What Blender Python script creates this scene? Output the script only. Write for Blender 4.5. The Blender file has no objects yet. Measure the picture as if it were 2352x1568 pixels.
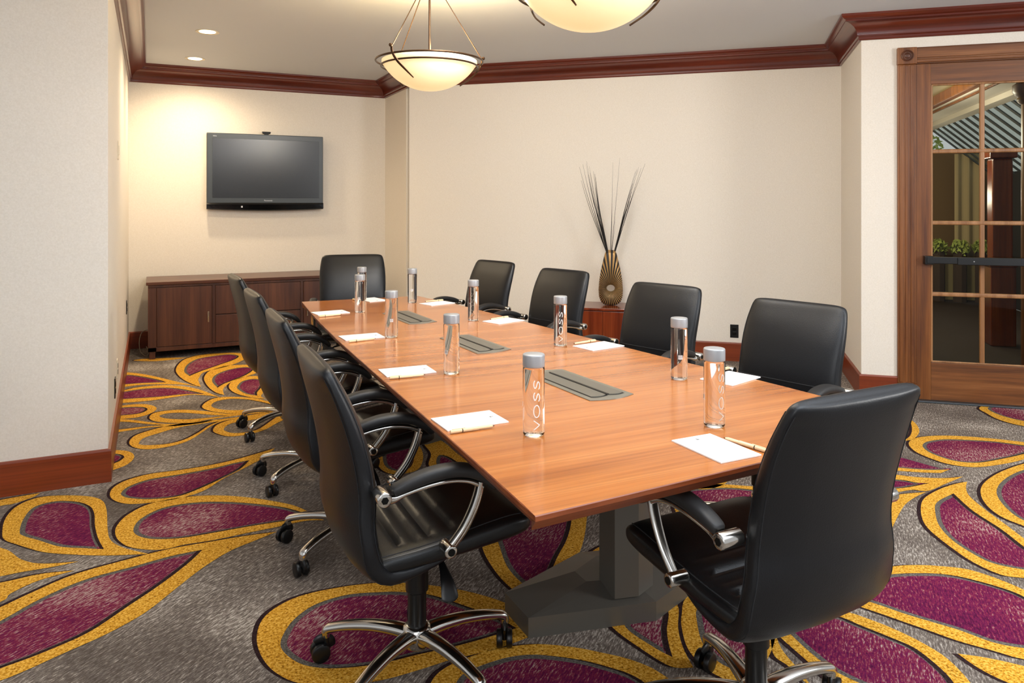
import bpy, bmesh, math, random
from mathutils import Vector, Matrix
random.seed(7)
PI = math.pi
SC = bpy.context.scene
COL = SC.collection

# ------------------------------------------------------------------ camera, world, lights, exposure
def lin(h):
    v = [int(h[i:i+2], 16)/255 for i in (0, 2, 4)]
    return tuple((c/12.92 if c <= .04045 else ((c+.055)/1.055)**2.4) for c in v) + (1.0,)

cam_data = bpy.data.cameras.new('camera')
cam = bpy.data.objects.new('camera', cam_data)
COL.objects.link(cam)
cam.location = (0, 0, 1.39)
cam.rotation_euler = (PI/2, 0, -math.radians(26))
cam_data.sensor_width = 36
cam_data.lens = 1700*36/2352
cam_data.shift_y = -(784-472)/2352
cam_data.clip_start = .05
SC.camera = cam
SC.view_settings.view_transform = 'Standard'
SC.view_settings.look = 'None'
SC.view_settings.exposure = 0.28
SC.view_settings.gamma = 1.0
SC.view_settings.use_curve_mapping = False

world = bpy.data.worlds.new('world')
SC.world = world
world.use_nodes = True
bg = world.node_tree.nodes['Background']
bg.inputs[0].default_value = (0.93, 0.96, 1.0, 1)
bg.inputs[1].default_value = 0.5

def area(name, loc, target, size, power, color, sy=None):
    l = bpy.data.lights.new(name, 'AREA')
    l.energy = power; l.color = color; l.size = size
    if sy: l.shape = 'RECTANGLE'; l.size_y = sy
    o = bpy.data.objects.new(name, l); COL.objects.link(o)
    o.location = loc
    o.rotation_euler = (Vector(target)-Vector(loc)).to_track_quat('-Z', 'Y').to_euler()
    return o
area('key_light', (4.8, -.8, 2.0), (1.2, 7.2, 1.3), 1.0, 62, (1.0, .99, .98))  # off-camera strobe on the right, inferred from the shadow directions, not a window
area('left_fill', (-1.0, -1.2, 2.2), (4.2, 4.6, 1.4), 1.6, 28, (1.0, .99, .98))  # unseen fill added behind the camera's left to lift the walls
area('bounce_light', (2.0, .3, 1.55), (2.0, .0, 2.76), 1.2, 165, (.90, .95, 1.0))  # unseen uplight added to brighten the ceiling
area('overhead_fill', (1.4, 2.8, 2.74), (1.7, 3.8, 0), 1.6, 54, (1.0, .98, .96), 2.2)  # no fixture here: panel added above the frame to brighten the room
area('wall_wash_fill', (1.7, 3.4, 2.73), (3.3, 5.8, 1.0), .8, 50, (1.0, .98, .96))  # invisible wall washer added to lift the long slanted wall

# ------------------------------------------------------------------ materials
def nmat(name):
    m = bpy.data.materials.new(name); m.use_nodes = True
    nt = m.node_tree; b = nt.nodes['Principled BSDF']
    return m, nt, b
def simple(name, col, rough=.5, metal=0., bump=None, spec=None, coat=0.):
    m, nt, b = nmat(name)
    b.inputs['Base Color'].default_value = lin(col)
    b.inputs['Roughness'].default_value = rough
    b.inputs['Metallic'].default_value = metal
    if spec is not None: b.inputs['Specular IOR Level'].default_value = spec
    if coat: b.inputs['Coat Weight'].default_value = coat; b.inputs['Coat Roughness'].default_value = .12
    if bump:
        tc = nt.nodes.new('ShaderNodeTexCoord'); n = nt.nodes.new('ShaderNodeTexNoise')
        n.inputs['Scale'].default_value = bump[0]; n.inputs['Detail'].default_value = 4
        bp = nt.nodes.new('ShaderNodeBump'); bp.inputs['Strength'].default_value = bump[1]; bp.inputs['Distance'].default_value = bump[2]
        nt.links.new(tc.outputs['Object'], n.inputs['Vector'])
        nt.links.new(n.outputs['Fac'], bp.inputs['Height']); nt.links.new(bp.outputs['Normal'], b.inputs['Normal'])
    return m
def ramp(nt, stops, interp='LINEAR'):
    r = nt.nodes.new('ShaderNodeValToRGB'); r.color_ramp.interpolation = interp
    e = r.color_ramp.elements
    while len(e) < len(stops): e.new(.5)
    for i, (p, c) in enumerate(stops):
        e[i].position = p; e[i].color = lin(c) if isinstance(c, str) else (c, c, c, 1)
    return r
def noise(nt, vec, scale, detail=3, rough=.55):
    n = nt.nodes.new('ShaderNodeTexNoise'); n.inputs['Scale'].default_value = scale
    n.inputs['Detail'].default_value = detail; n.inputs['Roughness'].default_value = rough
    nt.links.new(vec, n.inputs['Vector']); return n
def mapping(nt, scale, rotz=0., coord='Object'):
    tc = nt.nodes.new('ShaderNodeTexCoord')
    r = nt.nodes.new('ShaderNodeMapping'); r.inputs['Rotation'].default_value = (0, 0, rotz)
    s = nt.nodes.new('ShaderNodeMapping'); s.inputs['Scale'].default_value = scale
    nt.links.new(tc.outputs[coord], r.inputs['Vector']); nt.links.new(r.outputs[0], s.inputs['Vector'])
    return s.outputs[0]
def mix(nt, fac, a, b, mode='MIX'):
    m = nt.nodes.new('ShaderNodeMix'); m.data_type = 'RGBA'; m.blend_type = mode
    for s, v in ((0, fac), (6, a), (7, b)):
        if hasattr(v, 'links') or hasattr(v, 'is_linked'): nt.links.new(v, m.inputs[s])
        elif isinstance(v, str): m.inputs[s].default_value = lin(v)
        else: m.inputs[s].default_value = v
    return m.outputs[2]
def wood(name, dark, mid, light, axis='x', rough=.3, fine=1., coat=0., rotz=0., spec=.5):
    """grain runs along the given axis"""
    m, nt, b = nmat(name)
    st = {'x': (.45, 9, 9), 'y': (9, .45, 9), 'z': (9, 9, .45)}[axis]
    v = mapping(nt, tuple(q*fine for q in st), rotz)
    n1 = noise(nt, v, 1.6, 6, .62)
    v2 = mapping(nt, tuple(q*fine*(1 if q < 1 else 7) for q in st), rotz)
    n2 = noise(nt, v2, 2.2, 3, .6)
    r1 = ramp(nt, [(.3, dark), (.5, mid), (.72, light)]); nt.links.new(n1.outputs['Fac'], r1.inputs[0])
    r2 = ramp(nt, [(.36, .62), (.56, 1.)]); nt.links.new(n2.outputs['Fac'], r2.inputs[0])
    c = mix(nt, .55, r1.outputs[0], r2.outputs[0], 'MULTIPLY')
    nt.links.new(c, b.inputs['Base Color'])
    b.inputs['Roughness'].default_value = rough
    b.inputs['Specular IOR Level'].default_value = spec
    if coat: b.inputs['Coat Weight'].default_value = coat; b.inputs['Coat Roughness'].default_value = .1
    return m

M = {}
def wallpaper():
    m, nt, b = nmat('wallpaper')
    v = mapping(nt, (1, 1, 1)); n = noise(nt, v, 130, 4, .7)
    r = ramp(nt, [(.3, 'DFD7CA'), (.7, 'EBE4D9')]); nt.links.new(n.outputs['Fac'], r.inputs[0])
    nt.links.new(r.outputs[0], b.inputs['Base Color']); b.inputs['Roughness'].default_value = .75
    b.inputs['Specular IOR Level'].default_value = .25
    bp = nt.nodes.new('ShaderNodeBump'); bp.inputs['Strength'].default_value = .12; bp.inputs['Distance'].default_value = .001
    nt.links.new(n.outputs['Fac'], bp.inputs['Height']); nt.links.new(bp.outputs[0], b.inputs['Normal'])
    return m
M['wall'] = wallpaper()
M['ceiling'] = simple('ceiling_paint', 'D4D8DD', .8, bump=(30, .05, .001))
M['table'] = wood('table_cherry_veneer', 'A25A25', 'BC7033', 'CD8343', 'x', .22, 1.0, .35)
M['table_edge'] = wood('table_edge_wood', '6E2F16', '8A4522', '9E5731', 'x', .35, 1.2)
M['crown'] = wood('crown_mahogany', '48160C', '612313', '79341C', 'x', .28, .8, .3)
M['base'] = wood('baseboard_mahogany', '6E2A10', '823616', '96441F', 'x', .35, .8)
M['walnut'] = wood('credenza_walnut', '3E2015', '55301E', '6B4029', 'z', .4, 1.2)
M['walnut_h'] = wood('credenza_walnut_horizontal', '43231A', '5C3622', '76492F', 'x', .3, 1.2)
M['console'] = wood('console_figured_wood', '551D0B', '702A10', '8A3D1C', 'z', .25, 1.0, .4, rotz=.7)
M['door'] = wood('door_oak', '52290F', '78451B', '965F31', 'z', .38, 1.3)
M['door_h'] = wood('door_oak_horizontal', '54301A', '7B4A24', '966238', 'x', .38, 1.3)
M['bead'] = wood('glazing_bead_wood', '7A4F2C', '9A6C42', 'B08055', 'z', .4, 1.3)
M['leather'] = simple('black_leather', '0F1013', .38, bump=(260, .3, .0012), spec=.42)
M['leather_seat'] = simple('black_seat_leather', '0F1011', .34, bump=(200, .3, .0012), spec=.45)
M['stitch'] = simple('stitch_thread', '1A1B1E', .7)
M['pad'] = simple('armrest_polyurethane', '201F1F', .5)
M['blackplastic'] = simple('black_plastic', '0C0C0D', .35)
M['chrome'] = simple('polished_aluminium', 'D5D1CA', .16, 1.)
M['bolt'] = simple('dark_bolt', '20201F', .3, .8)
M['tablebase'] = simple('table_base_paint', '67645D', .38, .35)
M['hatch'] = simple('hatch_grey_metal', '8B877B', .38, .45)
M['hatch_lid'] = simple('hatch_lid_metal', '7C786D', .42, .45)
M['slot'] = simple('hatch_slot_black', '15120F', .5)
M['paper'] = simple('white_paper', 'F7F5F2', .7)
M['ink'] = simple('grey_print', '6A6A68', .6)
M['pen'] = simple('cream_pen_barrel', 'EED4A8', .35)
M['pen_dark'] = simple('pen_tip_dark', '4A3628', .3, .6)
M['cap'] = simple('silver_cap_plastic', 'A9ABAD', .35, .35)
M['white'] = simple('white_print', 'F4F4F2', .5)
M['barcode'] = simple('barcode_print', '55565A', .6)
M['tvframe'] = simple('television_bezel', '2E3438', .32)
M['tvgloss'] = simple('television_gloss_strip', '07080A', .12)
M['screen'] = simple('television_screen', '09090C', .24, spec=.5)
M['tvlogo'] = simple('television_lettering', 'B9BCC0', .4, .3)
M['bronze'] = simple('pendant_bronze', '4A3524', .3, .8)
M['vase_gold'] = simple('vase_gold_ridge', 'B08A55', .4, .4)
M['vase_dark'] = simple('vase_dark_groove', '0F0B08', .6, .0)
M['vase_ring'] = simple('vase_bronze_rim', '6B5230', .35, .5)
M['reed'] = simple('dried_reed', '17120F', .7)
M['outlet'] = simple('outlet_black', '0B0B0C', .3)
M['switch'] = simple('switch_ivory', 'DED3BC', .5)
M['cord'] = simple('beige_cord', '9A8F7B', .6)
M['threshold'] = simple('threshold_grey_metal', '4C5256', .4, .6)
M['lobbywall'] = simple('lobby_wall_paint', 'B5A577', .8)
M['lobbyceil'] = simple('lobby_ceiling_paint', 'C2BBB2', .8)
M['lobbyfloor'] = simple('lobby_carpet', '1E0D0B', .9)
M['lobbyyellow'] = simple('lobby_yellow_paint', 'C8AE60', .8)
M['lobbybrown'] = simple('lobby_brown_wall', '5C4420', .8)
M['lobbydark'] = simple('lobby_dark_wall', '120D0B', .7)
M['curtain'] = simple('lobby_curtain', '9C8A66', .85)
M['rib'] = simple('skylight_rib_metal', '3B4042', .5, .3)
M['trunk'] = simple('tree_bark', '3B2A1C', .9)
def emis(name, col, s, base='F5E7C4'):
    m, nt, b = nmat(name); b.inputs['Base Color'].default_value = lin(base)
    b.inputs['Emission Color'].default_value = lin(col); b.inputs['Emission Strength'].default_value = s
    b.inputs['Roughness'].default_value = .35
    return m
M['bowl'] = emis('frosted_bowl_glass', 'FFE0A0', .5)
M['lamp'] = emis('downlight_lamp', 'FFF0C8', 6.)
M['leaf'] = simple('leaf_green', '93A04A', .6)
def glass_pane():
    m = bpy.data.materials.new('window_glass'); m.use_nodes = True
    nt = m.node_tree; nt.nodes.remove(nt.nodes['Principled BSDF'])
    o = nt.nodes['Material Output']
    t = nt.nodes.new('ShaderNodeBsdfTransparent'); t.inputs[0].default_value = (.86, .88, .84, 1)
    g = nt.nodes.new('ShaderNodeBsdfGlossy'); g.inputs['Roughness'].default_value = .01
    f = nt.nodes.new('ShaderNodeFresnel'); f.inputs[0].default_value = 1.25
    gm = nt.nodes.new('ShaderNodeNewGeometry'); inv = nt.nodes.new('ShaderNodeMath'); inv.operation = 'SUBTRACT'; inv.inputs[0].default_value = 1.
    mu = nt.nodes.new('ShaderNodeMath'); mu.operation = 'MULTIPLY'
    nt.links.new(gm.outputs['Backfacing'], inv.inputs[1]); nt.links.new(f.outputs[0], mu.inputs[0]); nt.links.new(inv.outputs[0], mu.inputs[1])
    x = nt.nodes.new('ShaderNodeMixShader')
    nt.links.new(mu.outputs[0], x.inputs[0]); nt.links.new(t.outputs[0], x.inputs[1]); nt.links.new(g.outputs[0], x.inputs[2])
    nt.links.new(x.outputs[0], o.inputs[0]); return m
M['pane'] = glass_pane()
def water():
    m, nt, b = nmat('water_bottle_clear')
    b.inputs['Transmission Weight'].default_value = 1.; b.inputs['Roughness'].default_value = .0
    b.inputs['IOR'].default_value = 1.34; b.inputs['Base Color'].default_value = (.985, .99, 1, 1)
    return m
M['water'] = water()

# carpet
SA = math.radians(-40)
def carpet_mat(name, kind):
    m, nt, b = nmat(name)
    v = mapping(nt, (34, 150, 1), SA); n = noise(nt, v, 1., 5, .78)
    v2 = mapping(nt, (1, 1, 1)); big = noise(nt, v2, 2.2, 2, .5); fine = noise(nt, v2, 190, 2, .6)
    if kind == 'grey':
        r = ramp(nt, [(.38, '564D46'), (.50, '746A62'), (.57, '968C82'), (.63, 'C8BFB4')])
    elif kind == 'magenta':
        r = ramp(nt, [(.36, '4A1434'), (.46, '6C1E48'), (.52, '7A2236'), (.56, '8A4A58'), (.64, 'B5A298')])
    elif kind == 'yellow':
        r = ramp(nt, [(.32, '5E3A14'), (.40, 'B87E22'), (.50, 'D89E32'), (.64, 'EEC05E')])
    elif kind == 'edge':
        r = ramp(nt, [(.4, '4E4A45'), (.6, '77716A')])
    else:
        r = ramp(nt, [(.4, '261A1B'), (.6, '3D2B2C')])
    if kind in ('yellow', 'dark', 'edge'):
        vv = mapping(nt, (1, 1, 1)); nn = noise(nt, vv, 130, 3, .7); nt.links.new(nn.outputs['Fac'], r.inputs[0])
    else:
        a = nt.nodes.new('ShaderNodeMath'); a.operation = 'MULTIPLY_ADD'; a.inputs[1].default_value = .35
        nt.links.new(big.outputs['Fac'], a.inputs[0])
        s = nt.nodes.new('ShaderNodeMath'); s.operation = 'SUBTRACT'; s.inputs[1].default_value = .175
        nt.links.new(n.outputs['Fac'], a.inputs[2]); nt.links.new(a.outputs[0], s.inputs[0]); nt.links.new(s.outputs[0], r.inputs[0])
    nt.links.new(r.outputs[0], b.inputs['Base Color']); b.inputs['Roughness'].default_value = .95
    b.inputs['Specular IOR Level'].default_value = .05
    bp = nt.nodes.new('ShaderNodeBump'); bp.inputs['Strength'].default_value = .5; bp.inputs['Distance'].default_value = .003
    nt.links.new(fine.outputs['Fac'], bp.inputs['Height']); nt.links.new(bp.outputs[0], b.inputs['Normal'])
    return m
for k in ('grey', 'magenta', 'edge', 'dark', 'yellow'): M['c_'+k] = carpet_mat('carpet_'+k, k)

# ------------------------------------------------------------------ mesh helpers
def link(name, bm, mats, parent=None, smooth=True, angle=35):
    me = bpy.data.meshes.new(name)
    bmesh.ops.recalc_face_normals(bm, faces=bm.faces)
    if smooth:
        for f in bm.faces: f.smooth = True
        lim = math.radians(angle)
        for e in bm.edges:
            if len(e.link_faces) == 2 and e.calc_face_angle(0) > lim: e.smooth = False
    bm.to_mesh(me); bm.free()
    if not isinstance(mats, (list, tuple)): mats = [mats]
    for mm in mats: me.materials.append(mm)
    o = bpy.data.objects.new(name, me); COL.objects.link(o)
    if parent is not None: o.parent = parent
    return o
def tag(o, label, cat, group=None, kind=None):
    if label: o['label'] = label
    if cat: o['category'] = cat
    if group: o['group'] = group
    if kind: o['kind'] = kind
    return o
def thing(name, label, cat, loc=(0, 0, 0), rz=0., group=None):
    o = bpy.data.objects.new(name, None); COL.objects.link(o)
    o.location = loc; o.rotation_euler = (0, 0, rz); o.empty_display_size = .1
    return tag(o, label, cat, group)
def struct(o, label=None, cat=None):
    o['kind'] = 'structure'
    if label: o['label'] = label
    if cat: o['category'] = cat
    return o
def copy_tree(o, parent=None):
    c = o.copy(); COL.objects.link(c)
    if parent is not None: c.parent = parent
    for ch in list(o.children): copy_tree(ch, c)
    return c
def merge(bm, tmp, mat=0, mtx=None):
    if mtx is not None: bmesh.ops.transform(tmp, matrix=mtx, verts=tmp.verts)
    vm = {v: bm.verts.new(v.co) for v in tmp.verts}
    for f in tmp.faces:
        try: nf = bm.faces.new([vm[v] for v in f.verts]); nf.material_index = mat if mat >= 0 else f.material_index
        except ValueError: pass
    tmp.free()
def box(bm, lo, hi, bev=0., mat=0, mtx=None, seg=2):
    t = bmesh.new(); bmesh.ops.create_cube(t, size=1)
    for v in t.verts: v.co = Vector([(lo[i]+hi[i])/2+v.co[i]*(hi[i]-lo[i]) for i in range(3)])
    if bev: bmesh.ops.bevel(t, geom=t.edges[:], offset=bev, segments=seg, profile=.5, affect='EDGES')
    merge(bm, t, mat, mtx)
def rings(bm, rs, cap=True, closed=True, mat=0):
    vs = [[bm.verts.new(p) for p in r] for r in rs]
    n = len(rs[0])
    for a, b in zip(vs, vs[1:]):
        for i in range(n if closed else n-1):
            j = (i+1) % n
            try: bm.faces.new((a[i], a[j], b[j], b[i])).material_index = mat
            except ValueError: pass
    if cap and closed:
        for r in (vs[0], vs[-1]):
            try: bm.faces.new(r).material_index = mat
            except ValueError: pass
    return vs
def lathe(bm, prof, n=32, c=(0, 0, 0), mat=0, mtx=None, cap=True):
    t = bmesh.new()
    rings(t, [[Vector((c[0]+r*math.cos(2*PI*i/n), c[1]+r*math.sin(2*PI*i/n), c[2]+z)) for i in range(n)] for r, z in prof], cap)
    for f in t.faces: f.material_index = mat
    merge(bm, t, mat, mtx)
def cyl(bm, a, b, r, n=16, bev=0., mat=0):
    a, b = Vector(a), Vector(b); L = (b-a).length
    mtx = Matrix.Translation(a) @ (b-a).to_track_quat('Z', 'Y').to_matrix().to_4x4()
    p = [(r, 0), (r, L)] if not bev else [(r-bev, 0), (r-.3*bev, .3*bev), (r, bev), (r, L-bev), (r-.3*bev, L-.3*bev), (r-bev, L)]
    lathe(bm, p, n, mat=mat, mtx=mtx)
def spline(pts, k=6):
    P = [Vector(p) for p in pts]; out = []
    for i in range(len(P)-1):
        p0 = P[max(i-1, 0)]; p1 = P[i]; p2 = P[i+1]; p3 = P[min(i+2, len(P)-1)]
        for s in range(k):
            t = s/k
            out.append(.5*((2*p1)+(p2-p0)*t+(2*p0-5*p1+4*p2-p3)*t*t+(3*p1-p0-3*p2+p3)*t**3))
    out.append(P[-1]); return out
def sweep(bm, path, hw, hh=None, up=(0, 0, 1), n=12, e=2., mat=0, smooth_k=6, raw=False):
    """tube with superellipse section; hw / hh may be lists at the control points"""
    m = len(path)
    hw = hw if isinstance(hw, (list, tuple)) else [hw]*m
    hh = hw if hh is None else (hh if isinstance(hh, (list, tuple)) else [hh]*m)
    if raw: pts = [Vector(p) for p in path]; W = [Vector((a, b, 0)) for a, b in zip(hw, hh)]
    else: pts = spline(path, smooth_k); W = spline([(a, b, 0) for a, b in zip(hw, hh)], smooth_k)
    rs = []; up = Vector(up)
    for i, p in enumerate(pts):
        d = (pts[min(i+1, len(pts)-1)]-pts[max(i-1, 0)]).normalized()
        s = d.cross(up).normalized(); u = s.cross(d)
        r = []
        for k in range(n):
            t = 2*PI*k/n; c, q = math.cos(t), math.sin(t)
            r.append(p+s*(W[i].x*math.copysign(abs(c)**(2/e), c))+u*(W[i].y*math.copysign(abs(q)**(2/e), q)))
        rs.append(r)
    rings(bm, rs, mat=mat)
def prism(bm, pts, z0, z1, mat=0, mtx=None, side_mat=None, bev=0.):
    t = bmesh.new()
    a = [t.verts.new((p[0], p[1], z0)) for p in pts]; b = [t.verts.new((p[0], p[1], z1)) for p in pts]
    t.faces.new(a[::-1]); t.faces.new(b)
    for i in range(len(pts)):
        j = (i+1) % len(pts); f = t.faces.new((a[i], a[j], b[j], b[i]))
        if side_mat is not None: f.material_index = side_mat
    for f in t.faces[:2]: f.material_index = mat
    if side_mat is None:
        for f in t.faces: f.material_index = mat
    if bev: bmesh.ops.bevel(t, geom=t.edges[:], offset=bev, segments=2, profile=.5, affect='EDGES')
    merge(bm, t, -1, mtx)

# ------------------------------------------------------------------ the room
CZ = 2.76
dB = Vector((math.sin(math.radians(132.5)), math.cos(math.radians(132.5)), 0))   # along the slanted walls
nB = Vector((dB.y, -dB.x, 0))                                                    # into the room
if nB.y > 0: nB = -nB
PA = Vector((-3.4, 4.25, 0)); P1 = Vector((-.195, 4.25, 0)); P2 = Vector((-.195, 8.08, 0)); P3 = Vector((2.36, 8.08, 0))
P4 = Vector((2.36, 7.224, 0)); P5 = Vector((5.344, 4.488, 0)); P6 = P5+nB*1.03; P7 = P6+dB*3.6
ROOM = [PA, P1, P2, P3, P4, P5, P6, P7]

def wall(name, a, b, z0, z1, m=None, th=.1, parent=None, label=None):
    d = (b-a).normalized(); out = Vector((-d.y, d.x, 0))
    bm = bmesh.new()
    q = [a, b, b+out*th, a+out*th]
    prism(bm, q, z0, z1)
    o = link(name, bm, m or M['wall'], parent, smooth=False)
    if parent is None: struct(o, label, 'wall' if label else None)
    return o
wall('wall_pillar', PA, P1, 0, CZ, label='cream wall end at the left edge of the room', th=.1)
wall('wall_left', P1+Vector((0, .1, 0)), P2, 0, CZ, label='narrow cream wall running back to the television corner')
wall('wall_back', P2, P3, 0, CZ, label='cream back wall carrying the television')
wall('wall_jog', P3, P4+Vector((0, .1, 0)), 0, CZ, label='short shaded cream wall stepping out beside the back wall')
wall('wall_right', P4, P5, 0, CZ, label='long slanted cream wall behind the vase')
wall('wall_return', P5, P6-nB*.1, 0, CZ, label='short cream return wall between vase wall and door wall')
S0, S1, S2, S3 = .235, .355, 1.555, 1.675     # casing / door opening along the door wall
wall('wall_door', P6, P6+dB*(S0+.06), 0, CZ, label='cream wall strip left of the glazed door')
wall('wall_door_far', P6+dB*(S3-.06), P7, 0, CZ, label='cream wall right of the glazed door')
wall('wall_above_door', P6+dB*(S0+.06), P6+dB*(S3-.06), 2.45, CZ, label='cream wall strip above the glazed door')

bm = bmesh.new(); prism(bm, [(-3.4, -2.2), (9.5, -2.2), (9.5, 1.0)]+[tuple((P7+Vector((.1, .1, 0)))[:2])]+[tuple((P6+Vector((.1, .1, 0)))[:2]), tuple((P5+Vector((.1, .1, 0)))[:2]), (5.4, 8.2), (-3.4, 8.2)], CZ, CZ+.08)
struct(link('ceiling', bm, M['ceiling'], smooth=False), 'grey off-white flat ceiling', 'ceiling')

def miter(path, u):
    out = []
    for i, p in enumerate(path):
        ns = []
        for a, b in ((i-1, i), (i, i+1)):
            if a >= 0 and b < len(path):
                d = (path[b]-path[a]).normalized(); ns.append(Vector((d.y, -d.x, 0)))
        m = sum(ns, Vector((0, 0, 0))).normalized()
        out.append(p+m*(u/m.dot(ns[0])))
    return out
CROWN = [(0, 2.59), (.014, 2.59), (.019, 2.597), (.019, 2.612), (.028, 2.618), (.032, 2.628), (.034, 2.642), (.042, 2.662), (.060, 2.684), (.085, 2.700), (.108, 2.708), (.120, 2.710), (.120, 2.722), (.130, 2.725), (.140, 2.733), (.150, 2.745), (.150, 2.76), (0, 2.76)]
cols = [miter(ROOM, u) for u, z in CROWN]
names = ['over the left wall end', 'along the narrow left wall', 'over the television wall', 'over the short stepped wall', 'over the long vase wall', 'over the short return wall', 'over the door wall']
for i in range(len(ROOM)-1):
    bm = bmesh.new()
    rings(bm, [[Vector((*cols[k][i][:2], CROWN[k][1])) for k in range(len(CROWN))], [Vector((*cols[k][i+1][:2], CROWN[k][1])) for k in range(len(CROWN))]])
    d = (ROOM[i+1]-ROOM[i]); ang = math.atan2(d.y, d.x); mid = (ROOM[i]+ROOM[i+1])/2
    bmesh.ops.transform(bm, matrix=Matrix.Rotation(-ang, 4, 'Z') @ Matrix.Translation(-mid), verts=bm.verts)
    o = link('trim_%d' % (i+1), bm, M['crown'], smooth=True, angle=25)
    o.location = mid; o.rotation_euler = (0, 0, ang)
    struct(o, 'dark mahogany crown moulding '+names[i], 'moulding')
BASE = [(0, 0), (.016, 0), (.016, .155), (.012, .163), (0, .165)]
bases = ['pillar', 'left', 'back', 'jog', 'right', 'return', 'door']
bn = ['under the left wall end', 'along the narrow left wall', 'behind the credenza', 'under the short stepped wall', 'along the vase wall', 'under the short return wall', 'left of the glazed door']
path = ROOM[:-1]+[P6+dB*(S0+.002)]
cols = [miter(path, u) for u, z in BASE]
for i in range(len(path)-1):
    bm = bmesh.new()
    rings(bm, [[Vector((*cols[k][i][:2], BASE[k][1])) for k in range(5)], [Vector((*cols[k][i+1][:2], BASE[k][1])) for k in range(5)]])
    d = (path[i+1]-path[i]); ang = math.atan2(d.y, d.x); mid = (path[i]+path[i+1])/2
    bmesh.ops.transform(bm, matrix=Matrix.Rotation(-ang, 4, 'Z') @ Matrix.Translation(-mid), verts=bm.verts)
    o = link('baseboard_'+bases[i], bm, M['base'], smooth=False)
    o.location = mid; o.rotation_euler = (0, 0, ang)
    struct(o, 'red-brown wooden baseboard '+bn[i], 'baseboard')

# carpeted floor with its woven petals (one mesh, inlaid layers a fraction of a millimetre thick)
def closed_spline(pts, k=5):
    n = len(pts); P = [Vector((p[0], p[1])) for p in pts]; T = [p[2] for p in pts]; out = []
    for i in range(n):
        p1, p2 = P[i], P[(i+1) % n]
        p0 = P[(i-1) % n] if not T[i] else p1-(p2-p1)*.5
        p3 = P[(i+2) % n] if not T[(i+1) % n] else p2+(p2-p1)*.5
        for s in range(k):
            t = s/k
            out.append(.5*((2*p1)+(p2-p0)*t+(2*p0-5*p1+4*p2-p3)*t*t+(3*p1-p0-3*p2+p3)*t**3))
    return out
def inset(poly, d):
    n = len(poly); a = sum(poly[i].x*poly[(i+1) % n].y-poly[(i+1) % n].x*poly[i].y for i in range(n))
    sg = 1 if a > 0 else -1; out = []
    for i in range(n):
        t = (poly[(i+1) % n]-poly[i-1]).normalized()
        out.append(poly[i]+Vector((-t.y, t.x))*sg*d)
    return out
from mathutils.geometry import tessellate_polygon
def layer(bm, loops, z, mat, off=(0, 0)):
    L = [[Vector((p.x+off[0], p.y+off[1], 0)) for p in l] for l in loops]
    flat = [p for l in L for p in l]
    vs = [bm.verts.new((p.x, p.y, z)) for p in flat]
    for t in tessellate_polygon(L):
        try:
            f = bm.faces.new([vs[i] for i in t]); f.material_index = mat
            f.normal_update()
            if f.normal.z < 0: f.normal_flip()
        except ValueError: pass
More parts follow.
